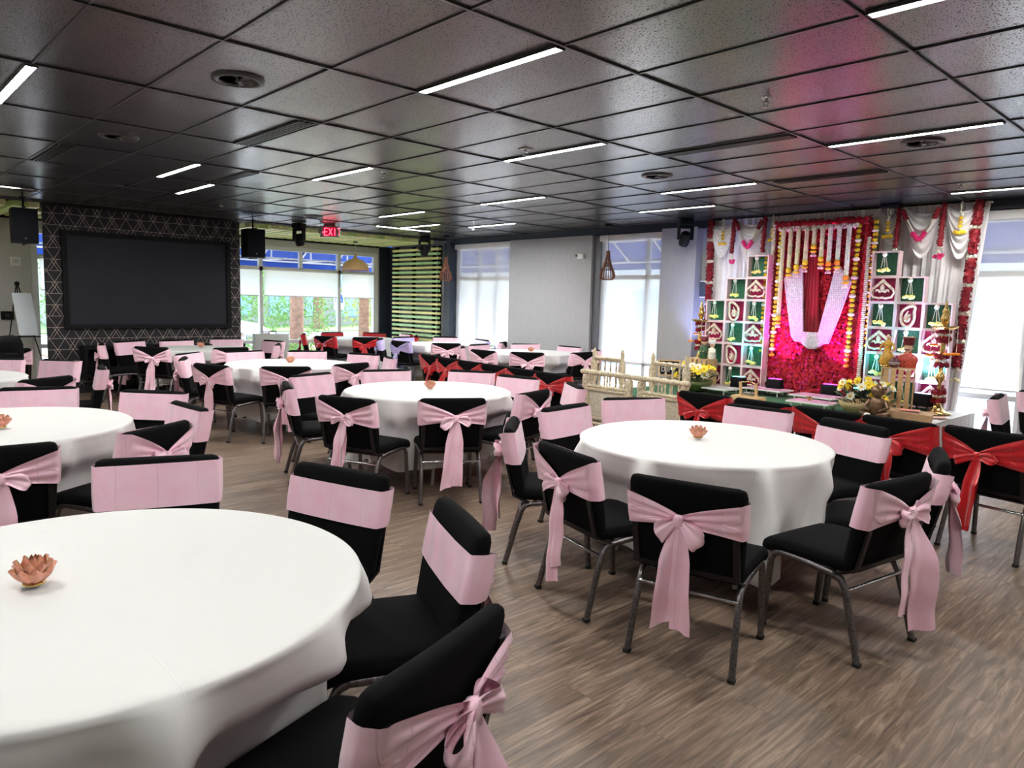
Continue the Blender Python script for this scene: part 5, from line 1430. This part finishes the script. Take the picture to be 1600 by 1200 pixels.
# seated bronze child figurine
t = thing('bronze_figurine', 'seated bronze child figurine on the green carpet at the right', 'figurine', (-1.44, 5.80, SZ)); t.scale = (1.35,1.35,1.35)
b = M(); b.lathe([(.085,0),(.09,.015),(.07,.03),(.0001,.03)], 20)
b.lathe([(.05,.03),(.065,.06),(.055,.10),(.06,.14),(.045,.165),(.02,.18)], 16, fn=lambda p: (p[0], p[1]*.75, p[2]))
for q in (-1,1):
    b.tube([(q*.04,-.01,.05),(q*.10,-.05,.05),(q*.03,-.085,.04)], [.028,.024,.016], 8); b.tube([(q*.055,0,.15),(q*.085,-.02,.10),(q*.05,-.06,.08)], [.018,.015,.011], 8); b.ball((q*.045,-.066,.078), .012, 7)
b.build('body', bronze, t)
b = M(); b.ball((0,-.01,.222), .048, 14); b.ball((0,-.058,.215), .008, 7)
for q in (-1,1): b.ball((q*.046,-.008,.215), .012, 7, 0, (.5,.8,1.2)); b.ball((q*.018,-.052,.228), .005, 6)
b.ball((0,-.054,.200), .008, 6, 0, (1.6,.6,.4)); b.build('head', bronze, t)
b = M()
for k in range(14):
    a = k*pi/7; b.ball((.046*cos(a), .006+.040*sin(a), .245), .012, 7)
b.ball((0,0,.268), .020, 10); b.build('hair_curls', bronze, t)
t = thing('small_offering_bowl', 'little white topped red pot before the bronze figurine', 'pot', (-1.47, 5.62, SZ))
lathe_obj('pot', [(.03,0),(.05,.02),(.045,.05),(.03,.06)], rosed, t); b = M(); b.ball((0,0,.065), .034, 10, 0, (1,1,.7)); b.build('topping', jas, t)
t = thing('small_offering_bowl', 'little red petal pot right of the white topped one', 'pot', (-1.33, 5.64, SZ))
lathe_obj('pot', [(.03,0),(.048,.02),(.045,.05),(.02,.06)], rosed, t)
# paper bag
kraft = vary(mat('brown_kraft_paper', (.40,.25,.13,1), .7), 12, .12)
t = thing('paper_bag', 'brown folded paper bag lying on the right end of the stage', 'paper bag', (-1.24, 6.14, SZ), radians(14)); t.scale = (1.0,1.0,1.15)
b = M(); b.box(-.20,.22,-.15,.15,0,.085, fn=lambda p: (p[0], p[1]*(1+.06*p[2]/.085), p[2]*(1-.25*(p[0] > .1)))); b.build('bag_body', kraft, t)
M().box(-.205,-.2,-.13,.13,.012,.07).build('open_mouth', g['black'], t)
b = M()
for q in (-1,1): b.tube([(-.20,q*.05-.03,.086),(-.27,q*.05-.03,.08),(-.27,q*.05+.03,.078),(-.20,q*.05+.03,.086)], .003, 5)
b.build('handle', g['base'], t)
M().box(-.08,.10,-.09,.09,.0855,.087).build('printed_label', vary(mat('salmon_print', (.62,.22,.16,1), .6), 40, .3), t)
t = thing('brochure', 'flat printed leaflet lying beside the paper bag', 'leaflet', (-1.10, 6.56, SZ), radians(30))
M().box(-.10,.10,-.07,.07,0,.006).build('sheet', vary(mat('peach_print', (.70,.42,.30,1), .6), 30, .3), t)
# low boards on small white feet
bd = vary(mat('pink_pattern_board', (.55,.30,.45,1), .45), 16, .45); bdg = vary(mat('grey_pattern_board', (.42,.42,.40,1), .45), 16, .3)
_W = nd(bd, 'ShaderNodeTexVoronoi'); 
def low_board(x, y, w, d, lb, m_, rz):
    t = thing('low_board', lb, 'low table', (x, y, SZ), rz, 'low patterned boards on the stage')
    M().box(-w/2, w/2, -d/2, d/2, .060, .078).build('board_edge', g['white'], t)
    b = M()
    M().box(-w/2+.012, w/2-.012, -d/2+.012, d/2-.012, .078, .081).build('patterned_top', m_, t)
    for sx in (-1,1):
        for sy in (-1,1): M().tube([(sx*(w/2-.06), sy*(d/2-.04), 0), (sx*(w/2-.05), sy*(d/2-.03), .06)], .010, 6).build('leg', g['white'], t)
low_board(-3.72, 6.42, .56, .36, 'grey patterned low board beside the flower bowl', bdg, radians(-3))
low_board(-3.22, 6.88, .56, .34, 'pink patterned low board behind the toy swing', bd, radians(-4))
low_board(-2.48, 6.72, .56, .34, 'pink patterned low board right of centre at the flower wall', bd, radians(-4))
low_board(-2.26, 6.10, .50, .32, 'pink patterned low board carrying a tiny gold cup', bd, radians(0))
t = thing('gold_cup', 'tiny gold lotus cup on the front pink board', 'cup', (-2.30, 6.10, SZ+.081))
lathe_obj('cup', [(.018,0),(.012,.01),(.03,.03),(.034,.045),(.028,.04),(.0001,.02)], g['brass'], t)
# toy swing
t = thing('toy_swing', 'little wooden swing cradle on a flat base on the stage', 'swing cradle', (-3.02, 6.02, SZ), radians(-6))
M().rbox((0,0,.03), (.19,.09,.03), .008, 2).build('base', wood, t)
for q in (-1,1): M().box(-.015,.015,-.012,.012,.06,.22, fn=lambda p: (p[0]+q*.11-q*.0+(p[2]-.06)*.12*-1, p[1], p[2])).build('post', wood, t)
b = M(); b.tube([(-.13,0,.22),(0,0,.235),(.09,0,.22)], .006, 6); b.build('crossbar', g['brass'], t)
b = M(); b.tube([(-.06,0,.22),(-.06,0,.10)], .002, 4); b.tube([(.05,0,.22),(.05,0,.10)], .002, 4); b.rbox((0,0,.095),(.07,.05,.010),.005,2); b.build('cradle_seat', g['chrome'], t)
# folding floor seats / uplights
def uplight(x, y, lb, rz, col=None, pw=0):
    t = thing('stage_uplight', lb, 'stage light', (x, y, SZ), rz, 'black uplights at the foot of the backdrop')
    b = M(); b.rbox((0,0,.13), (.10,.055,.075), .02, 3); b.build('lamp_housing', g['black'], t)
    b = M()
    for q in (-1,1): b.tube([(q*.09,-.09,0),(q*.108,0,.13),(q*.11,.08,0)], .008, 6)
    b.tube([(-.09,-.09,.006),(.09,-.09,.006)], .007, 6); b.build('stand', g['black'], t)
    b = M(); b.box(-.08,.08,-.03,.03,.2045,.2065); lens = b.build('lens', glow('led_lens_%s' % ('pink' if col else 'off'), (col or (.02,.02,.02))+(1,), 6 if col else 0.0), t)
    if col:
        ld = bpy.data.lights.new('uplight_beam', 'SPOT'); ld.energy = pw; ld.color = col; ld.spot_size = radians(62 if col[0] > .5 else 95); ld.spot_blend = .7; ld.shadow_soft_size = .05
        lo = bpy.data.objects.new('uplight_beam', ld); COL.objects.link(lo); lo.location = (x, y, SZ+.22)
        lo.rotation_euler = Vector((0, -.34, -1)).to_track_quat('-Z', 'Y').to_euler(); lo.rotation_euler = Vector((0, .42 if col[0] > .5 else .22, 1)).to_track_quat('-Z', 'Y').to_euler()
MAG = (1.0, .04, .80)
uplight(-3.60, 6.80, 'black uplight standing before the left cube shelf', 0, (.10,.85,1.0), 22)
uplight(-3.17, 6.98, 'black uplight at the left foot of the flower wall', 0, MAG, 72)
uplight(-2.44, 6.98, 'black uplight at the right foot of the flower wall', 0, MAG, 72)
uplight(-2.02, 6.86, 'black uplight half hidden behind the right flower basket', .5, (.10,.85,1.0), 22)
uplight(-1.38, 7.0, 'added black uplight beside the tall right crate', -.3, (.50,.54,1.0), 190)  # added lamp, washes the right end of the curtain blue
uplight(-4.50, 7.24, 'added black uplight left of the dolls crate', .3, (.42,.46,1.0), 80)  # added lamp hidden by the crate, brightens the curtain's left end

# framed blackboard sign on the floor behind the bench
t = thing('blackboard_sign', 'small wood framed blackboard with white chalk script', 'sign', (-4.20, 7.0, .50), radians(0))
t.location = (-5.05, 7.25, 0); t.rotation_euler = (radians(-8), 0, radians(25))
b = M(); b.box(-.15,.15,-.005,.005,.54,.75); b.build('slate', g['black'], t)
b = M(); b.box(-.17,-.15,-.012,.012,.52,.77); b.box(.15,.17,-.012,.012,.52,.77); b.box(-.15,.15,-.012,.012,.75,.77); b.box(-.15,.15,-.012,.012,.52,.54); b.build('wood_frame', wood, t)
b = M(); letters(b, 'Best', -.11, .59, .10, .007, -.008, -.006, 1.0); b.build('chalk_lettering', g['white'], t)
b = M()
for q in (-1,1): b.tube([(q*.14,0,0),(q*.14,0,.54)], .012, 6)
b.tube([(0,.25,0),(0,.0,.60)], .012, 6); b.build('easel_leg', wood, t)

# ------------------------------------------------------------------ ivory carved furniture
iv = vary(mat('carved_ivory_paint', (.60,.52,.36,1), .5, spec=.4), 45, .35, bump=.6, bscale=120)
ivc = vary(mat('cream_brocade', (.55,.50,.38,1), .6), 60, .2, bump=.3, bscale=160)
def turned(b, p0, p1, r, n=10, beads=7):
    p0, p1 = Vector(p0), Vector(p1); pts, rs = [], []
    for k in range(beads*6+1):
        t_ = k/(beads*6); pts.append(p0+(p1-p0)*t_); q = abs(sin(pi*t_*beads)); rs.append(r*(.62+.38*q**.6))
    b.tube(pts, rs, n)
def spindle(b, x, y, z0, z1, r):
    h = z1-z0; b.lathe([(r*.5,0),(r*.9,.12*h),(r*.5,.22*h),(r,.45*h),(r*.55,.62*h),(r*.9,.72*h),(r*.45,.85*h),(r*.7,h)], 8, (x, y, z0))
def post(b, x, y, z1, r=.035, z0=0):
    h = z1-z0; b.lathe([(r*.7,0),(r,.02*h),(r,.30*h),(r*.75,.33*h),(r*1.05,.37*h),(r*1.05,.60*h),(r*.7,.64*h),(r*1.15,.70*h),(r*1.2,.84*h),(r*.8,.88*h),(r*.55,.91*h),(r*.75,.94*h),(r*.5,.98*h),(.001,h)], 12, (x, y, z0))
t = thing('ivory_bench', 'long ivory carved two seat bench with its turned back rail to us', 'bench', (-2.97, 3.62, 0), radians(-1))
b = M(); turned(b, (-.69,0,.885), (.66,0,.875), .030, 10, 12); b.build('top_rail', iv, t)
for (xa, xb) in ((-.62,-.04),(.10,.60)):
    b = M(); turned(b, (xa,0,.745), (xb,0,.735), .022, 8, 8); b.build('middle_rail', iv, t)
    b = M(); b.rbox(((xa+xb)/2,0,.56), ((xb-xa)/2-.02,.012,.155), .01, 2); p_ = b.build('back_panel', ivc, t)
    b = M()
    for (c_, h_) in ((((xa+xb)/2,-.014,.71),((xb-xa)/2-.03,.012,.014)), (((xa+xb)/2,-.014,.41),((xb-xa)/2-.03,.012,.014)), ((xa+.045,-.014,.56),(.014,.012,.15)), ((xb-.045,-.014,.56),(.014,.012,.15))): b.rbox(c_, h_, .006, 2)
    b.build('panel_moulding', iv, p_)
    b = M(); turned(b, (xa,0,.355), (xb,0,.35), .022, 8, 8); b.build('lower_rail', iv, t)
    n_ = 5
    for k in range(n_):
        b = M(); spindle(b, xa+(xb-xa)*(k+.5)/n_, 0, .76, .865, .014); b.build('spindle', iv, t)
for xx in (-.62,-.04,.10,.60):
    b = M(); b.lathe([(.036,0),(.036,.30),(.042,.32),(.042,.36),(.036,.38),(.036,.70),(.030,.74),(.038,.78),(.034,.84),(.02,.862)], 12, (xx,0,0)); b.build('leg', iv, t)
for xx in (-.62,.60): b = M(); b.lathe([(.030,0),(.036,.2),(.030,.40)], 12, (xx,.46,0)); b.build('leg', iv, t)
M().rbox((0,.24,.42), (.64,.24,.04), .02, 3).build('seat', ivc, t)
b = M()
for xx in (-.62,.60): b.tube([(xx,0,.36),(xx,.46,.36)], .022, 8)
b.tube([(-.62,.46,.36),(.60,.46,.36)], .022, 8); b.build('seat_rail', iv, t)
def ivory_chair(x, y, lb, w=.40):
    t = thing('ivory_chair', lb, 'chair', (x, y, 0), 0, 'ivory carved chairs before the stage')
    for s_ in (-1,1):
        b = M(); post(b, s_*w/2, 0, 1.10, .034); b.build('back_post', iv, t)
        b = M(); b.lathe([(.028,0),(.034,.2),(.028,.38)], 10, (s_*w/2,.42,0)); b.build('leg', iv, t)
    b = M(); turned(b, (-w/2,0,.985), (w/2,0,.98), .024, 8, 5); b.build('top_rail', iv, t)
    b = M(); turned(b, (-w/2,0,.62), (w/2,0,.62), .022, 8, 5); b.build('lower_rail', iv, t)
    for k in range(4): b = M(); spindle(b, -w/2+w*(k+1)/5, 0, .64, .965, .015); b.build('spindle', iv, t)
    M().rbox((0,.21,.42), (w/2+.02,.24,.035), .02, 3).build('seat', ivc, t)
    b = M(); b.box(-w/2,w/2,-.012,.012,.34,.385); b.box(-w/2,w/2,.408,.432,.34,.385)
    for s_ in (-1,1): b.box(s_*w/2-.012,s_*w/2+.012,0,.42,.34,.385)
    b.build('seat_rail', iv, t)
ivory_chair(-3.78, 4.22, 'ivory carved chair with finial posts behind the left half of the bench')
ivory_chair(-2.96, 4.22, 'ivory carved chair with finial posts behind the right half of the bench', .42)
# ------------------------------------------------------------------ odds and ends in the hall
t = thing('grey_case', 'flat light grey carrying case with handle standing before the big window', 'case', (-11.6, 3.9, 0), radians(-100))
cs = vary(mat('light_grey_case_plastic', (.40,.41,.38,1), .45), 10, .06)
M().rbox((0,0,.45), (.33,.05,.44), .03, 3).build('shell', cs, t); M().box(-.335,.335,-.003,.003,.02,.89).build('seam_strip', g['black'], t)
M().tube([(-.10,0,.885),(-.09,0,.94),(.03,0,.94),(.04,0,.885)], .010, 8).build('handle', g['base'], t)
t = thing('backpack', 'black backpack hanging over a chair back at the left edge', 'backpack', (-9.54, -.56, .76), radians(84))
bpk = vary(mat('black_nylon', (.005,.005,.006,1), .8, spec=.12), 30, .3, bump=.5, bscale=60)
b = M(); b.rbox((0,-.10,.02), (.20,.12,.24), .10, 6, lambda p: (p[0]*(1-.12*max(0,p[2])), p[1], p[2]+.02*sin(p[0]*20)*.3)); b.build('bag', bpk, t)
b = M(); b.rbox((0,-.22,-.06), (.14,.04,.12), .035, 4); b.build('front_pocket', bpk, t)
for q in (-1,1): M().tube([(q*.09,.0,.24),(q*.09,.06,.20),(q*.10,.07,-.05),(q*.12,.02,-.18)], .014, 6).build('shoulder_strap', bpk, t)

# ------------------------------------------------------------------ outside
conc = vary(mat('pale_concrete', (.40,.385,.35,1), .9), 2, .08); grass = vary(mat('lawn_green', (.16,.24,.06,1), .95), 5, .3, bump=.5)
mulch = vary(mat('pine_straw_mulch', (.34,.21,.12,1), .95), 8, .25, bump=.5); asph = vary(mat('sunlit_asphalt', (.26,.27,.29,1), .9), 4, .1)
b = M(); b.box(-60, XW-.1, -40, 60, -.30, -.14); struct('ground_1', b, conc)
b = M(); b.box(XW-.1, 40, YB+.12, 45, -.30, -.14); struct('ground_2', b, conc)
b = M(); b.box(-22.5, -17.0, 2, 30, -.14, -.10); struct('ground_3', b, mulch)
b = M(); b.box(-17.0, -15.2, -10, 30, -.14, -.11); struct('path_1', b, conc)
b = M(); b.box(-32, -22.5, -20, 45, -.14, -.12); struct('road_1', b, asph)
b = M(); b.box(-50, -32, -20, 50, -.14, -.08); struct('ground_4', b, grass)
lf1 = vary(mat('sunlit_leaves', (.20,.36,.08,1), .6), 3, .35); lf2 = vary(mat('yellow_green_leaves', (.40,.43,.09,1), .6), 3, .3); bark = vary(mat('reddish_bark', (.30,.16,.09,1), .85), 8, .3, bump=.6, bscale=30)
def leafball(b, c, r, n, rnd, sc=(1,1,.8), size=.16):
    for k in range(n):
        d = Vector((rnd.gauss(0,1), rnd.gauss(0,1), rnd.gauss(0,1))).normalized()*r*rnd.uniform(.45,1)**.5
        o = Vector(c)+Vector((d.x*sc[0], d.y*sc[1], d.z*sc[2])); a = Vector((rnd.gauss(0,1), rnd.gauss(0,1), rnd.gauss(0,1))).normalized(); e = a.orthogonal().normalized(); s_ = size*rnd.uniform(.6,1.2)
        b.add([o-a*s_, o-e*s_*.45, o+a*s_, o+e*s_*.45], [(0,1,2,3)], False)
def tree(x, y, h, rt, lb, leaf, seed, fork=1.9):
    rnd = random.Random(seed); t = thing('tree', lb, 'tree', (x, y, -.14), 0, 'trees beyond the big window')
    b = M(); b.tube([(0,0,0),(.02,0,.3),(.0,.03,fork*.6),(.05,0,fork)], [rt*1.3,rt,rt*.92,rt*.9], 12)
    tips = []
    for k in range(4):
        a = k*1.57+rnd.uniform(-.4,.4); q = (.05+.9*cos(a), .9*sin(a), fork+h*.35); b.tube([(.05,0,fork-.1),(.05+.35*cos(a), .35*sin(a), fork+.4), q], [rt*.7,rt*.5,rt*.25], 8); tips.append(q)
    b.build('trunk', bark, t)
    b = M()
    for q in tips+[(0,0,h*.85)]: leafball(b, (q[0], q[1], q[2]+.4), h*.22, 260, rnd)
    tag(b.build('crown', leaf, t), kind='stuff')
tree(-19.0, 8.15, 5.2, .21, 'thick orange barked tree in the middle of the big window', lf2, 3, 2.1)
tree(-23.5, 7.9, 4.4, .13, 'slender tree left of the thick orange one', lf1, 5, 1.9)
tree(-22.4, 12.6, 5.0, .20, 'tree with a pale trunk toward the right of the big window', lf2, 6, 1.8)
tree(-31.5, 9.0, 6.5, .28, 'grey trunk tree beyond the road at the left', lf1, 7, 2.6)
tree(-34.0, 17.0, 7, .3, 'large leafy tree far beyond the road', lf1, 8, 2.0)
tree(-34.5, 23.0, 7, .3, 'yellow green tree far beyond the road at right', lf2, 9, 1.6)
tree(-36.5, 9.0, 6, .3, 'far leafy tree behind the pale building', lf1, 10, 1.8)
tree(-24.0, 15.0, 3.6, .2, 'bushy yellow green tree near the window jamb', lf2, 12, 1.0)
t = thing('hedge', 'clipped light green hedge just outside the big window', 'hedge', (-16.6, 7.6, -.14))
b = M(); rnd = random.Random(4)
for k in range(16): leafball(b, (rnd.uniform(-.25,.25), -2.0+5.2*k/15, .32), .42, 150, rnd, (1,1,.8), .06)
tag(b.build('leaves', lf1, t), kind='stuff')
t = thing('hedge', 'low grassy bed right of the hedge outside the window', 'hedge', (-17.2, 13.3, -.14))
b = M()
for k in range(10): leafball(b, (rnd.uniform(-.3,.3), -2.0+4*k/9, .2), .35, 110, rnd, (1,1,.6), .06)
tag(b.build('leaves', lf2, t), kind='stuff')
# far building
for (bx, by, n_, lf_, lb) in ((-27, 9.5, 9, lf1, 'row of light green shrubs across the road'), (-27.5, 20.0, 12, lf2, 'yellow green shrub bank behind the parking sign'), (-33, 31, 10, lf1, 'shrub bank at the far right beyond the road'), (-26.5, 0.3, 7, lf1, 'shrubs at the far left beyond the parked car')):
    t = thing('shrub_row', lb, 'shrubs', (bx, by, -.14)); b = M(); rnd = random.Random(int(by*3))
    for k in range(n_): leafball(b, (rnd.uniform(-.8,.8), -4+8*k/(n_-1), 1.1+rnd.uniform(-.2,.9)), 1.25, 520, rnd, (1,1,1.05), .085)
    tag(b.build('leaves', lf_, t), kind='stuff')
t = thing('far_building', 'pale building with tall windows beyond the road', 'building', (-42, 15, -.14))
M().box(-3,3,-9,9,0,4.2).build('wall', vary(mat('pale_stucco', (.34,.32,.27,1), .8), 2, .05), t)
for k in range(7): M().box(3,3.05,-7.6+k*2.3,-6.4+k*2.3,.6,3.2).build('window', vary(mat('blue_window_glass', (.30,.45,.60,1), .2), 2, .1), t)
M().box(-3.2,3.2,-9.2,9.2,4.2,4.5).build('roof', g['white'], t)
# accessible parking sign
t = thing('parking_sign', 'blue and white accessible parking sign on a pole outside', 'sign', (-19.5, 9.9, -.14), radians(-60))
t.rotation_euler = (0, 0, radians(57))
M().tube([(0,0,0),(0,0,1.9)], .025, 8).build('pole', g['table_leg'], t)
M().box(-.16,.16,-.03,-.02,1.35,1.9).build('panel', g['white'], t)
b = M(); b.box(-.12,.12,-.034,-.03,1.58,1.84); b.build('blue_field', vary(mat('sign_blue', (.02,.12,.55,1), .4), 5, .05), t)
b = M(); b.ball((-.01,-.038,1.80), .02, 8, 0, (1,.3,1)); b.tube([(-.01,-.037,1.77),(-.01,-.037,1.70),(.05,-.037,1.70),(.07,-.037,1.63)], .009, 6)
b.tube([(.03*cos(a/10*4.4+2.2)-.005, -.037, 1.67+.045*sin(a/10*4.4+2.2)) for a in range(11)], .007, 6); b.build('wheelchair_symbol', g['white'], t)
tag(M().tube([(-18.9,10.9,-.14),(-18.9,10.9,3.2)], .07, 10).build('lamp_post', g['table_leg']), 'grey outdoor post right of the parking sign', 'post')
# parked car
def car(x, y, rz, lb):
    t = thing('car', lb, 'car', (x, y, -.14), rz)
    wp = vary(mat('white_car_paint', (.80,.81,.82,1), .25), 2, .02); gl = vary(mat('dark_car_glass', (.12,.15,.17,1), .1), 2, .1)
    prof = [(-2.2,.35),(-2.25,.75),(-1.9,.95),(-1.3,1.02),(-.65,1.50),(.9,1.55),(1.7,1.15),(2.2,1.05),(2.3,.6),(2.2,.32),(1.75,.30),(1.6,.6),(1.2,.6),(1.05,.3),(-.95,.3),(-1.1,.6),(-1.5,.6),(-1.65,.3)]
    b = M(); b.prism(prof, -.86, .86); b.build('body', wp, t, fix=True)
    b = M(); b.prism([(-1.15,1.04),(-.62,1.44),(.85,1.48),(1.5,1.12)], -.872, .872); b.build('side_window', gl, t, fix=True)
    b = M(); b.box(-.75,.75,0,.01,0,.60, fn=lambda p: (-1.26+p[2]*.93-p[1], p[0], 1.03+p[2]*.72)); b.build('windscreen', gl, t, fix=True)
    for (wx, wy) in ((-1.3,-.8),(-1.3,.8),(1.4,-.8),(1.4,.8)):
        b = M(); b.lathe([(.20,-.10),(.33,-.10),(.34,0),(.33,.10),(.20,.10)], 20); b.xf(Matrix.Translation((wx,wy,.33)) @ Matrix.Rotation(pi/2, 4, 'X')); w_ = b.build('wheel', g['rubber'], t)
        b = M(); b.lathe([(.0001,.08),(.2,.09),(.2,-.09),(.0001,-.08)], 14); b.xf(Matrix.Translation((wx,wy,.33)) @ Matrix.Rotation(pi/2, 4, 'X')); b.build('hub_cap', g['chrome'], w_)
    for q in (-1,1): M().rbox((-2.2,q*.62,.72),(.06,.17,.08),.03,2).build('headlight', g['chrome'], t)
    b = M(); b.rbox((-2.26,0,.62),(.02,.35,.09),.02,2); b.ball((-2.28,0,.66),.07,10,0,(.3,1,1)); b.build('grille', g['chrome'], t)
    M().box(-2.34,-2.2,-.84,.84,.36,.50).build('bumper', wp, t)
car(-19.6, 5.0, radians(215), 'white parked car behind the edge of the patterned wall')
# awnings outside: blue canvas on a white frame
blue = mat('blue_awning_canvas', (.012,.07,.42,1), .7); vary(blue, 6, .12)
bt = P(blue)
def awning_x(y0, y1, lb):
    t = thing('awning', lb, 'awning', (0,0,0), 0, 'blue awnings over the windows')
    b = M(); b.add([(XW-.3,y0,3.15),(XW-.3,y1,3.15),(XW-1.5,y1,2.42),(XW-1.5,y0,2.42)], [(0,1,2,3)], False); b.add([(XW-.3,y0,3.16),(XW-.3,y1,3.16),(XW-1.5,y1,2.43),(XW-1.5,y0,2.43)], [(3,2,1,0)], False)
    b.box(XW-1.52,XW-1.50,y0,y1,2.26,2.44); b.build('canvas', blue, t)
    b = M(); b.tube([(XW-1.46,y0,2.40),(XW-1.46,y1,2.40)], .025, 6); b.tube([(XW-.9,y0,2.72),(XW-.9,y1,2.72)], .02, 6); b.tube([(XW-.30,y0,2.40),(XW-.30,y1,2.40)], .02, 6)
    y = y0+.05
    while y < y1:
        b.tube([(XW-.15,y,3.2),(XW-1.46,y,2.41)], .02, 6); b.tube([(XW-.15,y,2.40),(XW-1.46,y,2.40)], .02, 6); b.tube([(XW-.9,y,2.40),(XW-.9,y,2.72)], .018, 6); y += .95
    b.build('frame', g['white_frame'], t)
awning_x(.3, 8.2, 'blue awning with white frame outside the big window')
def awning_y(x0, x1, lb):
    t = thing('awning', lb, 'awning', (0,0,0), 0, 'blue awnings over the windows')
    b = M(); b.add([(x0,YB+.12,3.2),(x1,YB+.12,3.2),(x1,YB+1.4,2.42),(x0,YB+1.4,2.42)], [(0,1,2,3)], False); b.box(x0,x1,YB+1.40,YB+1.42,2.26,2.44); b.build('canvas', blue, t)
    b = M(); b.tube([(x0,YB+1.36,2.40),(x1,YB+1.36,2.40)], .025, 6); b.tube([(x0,YB+.8,2.74),(x1,YB+.8,2.74)], .02, 6)
    x = x0+.05
    while x < x1: b.tube([(x,YB+.18,3.2),(x,YB+1.36,2.41)], .02, 6); x += .9
    b.build('frame', g['white_frame'], t)
awning_y(-13.3, -8.6, 'awning outside the window beside the dark corner post'); awning_y(-8.2, -4.4, 'awning outside the window behind the teardrop pendant'); awning_y(-3.4, 1.6, 'awning outside the window at the right edge')
# neighbouring wall opposite the long window wall
t = thing('neighbour_building', 'pale neighbouring wall seen faintly through the sheer shades', 'building', (-6, 16, -.14))
M().box(-16,16,0,1,0,3.0).build('wall', vary(mat('cream_stucco', (.66,.62,.52,1), .8), 2, .05), t)
for k in range(8): M().box(-14+k*3.8,-12.4+k*3.8,-.03,0,.5,2.2).build('window', vary(mat('grey_window_glass', (.35,.42,.46,1), .2), 2, .1), t)
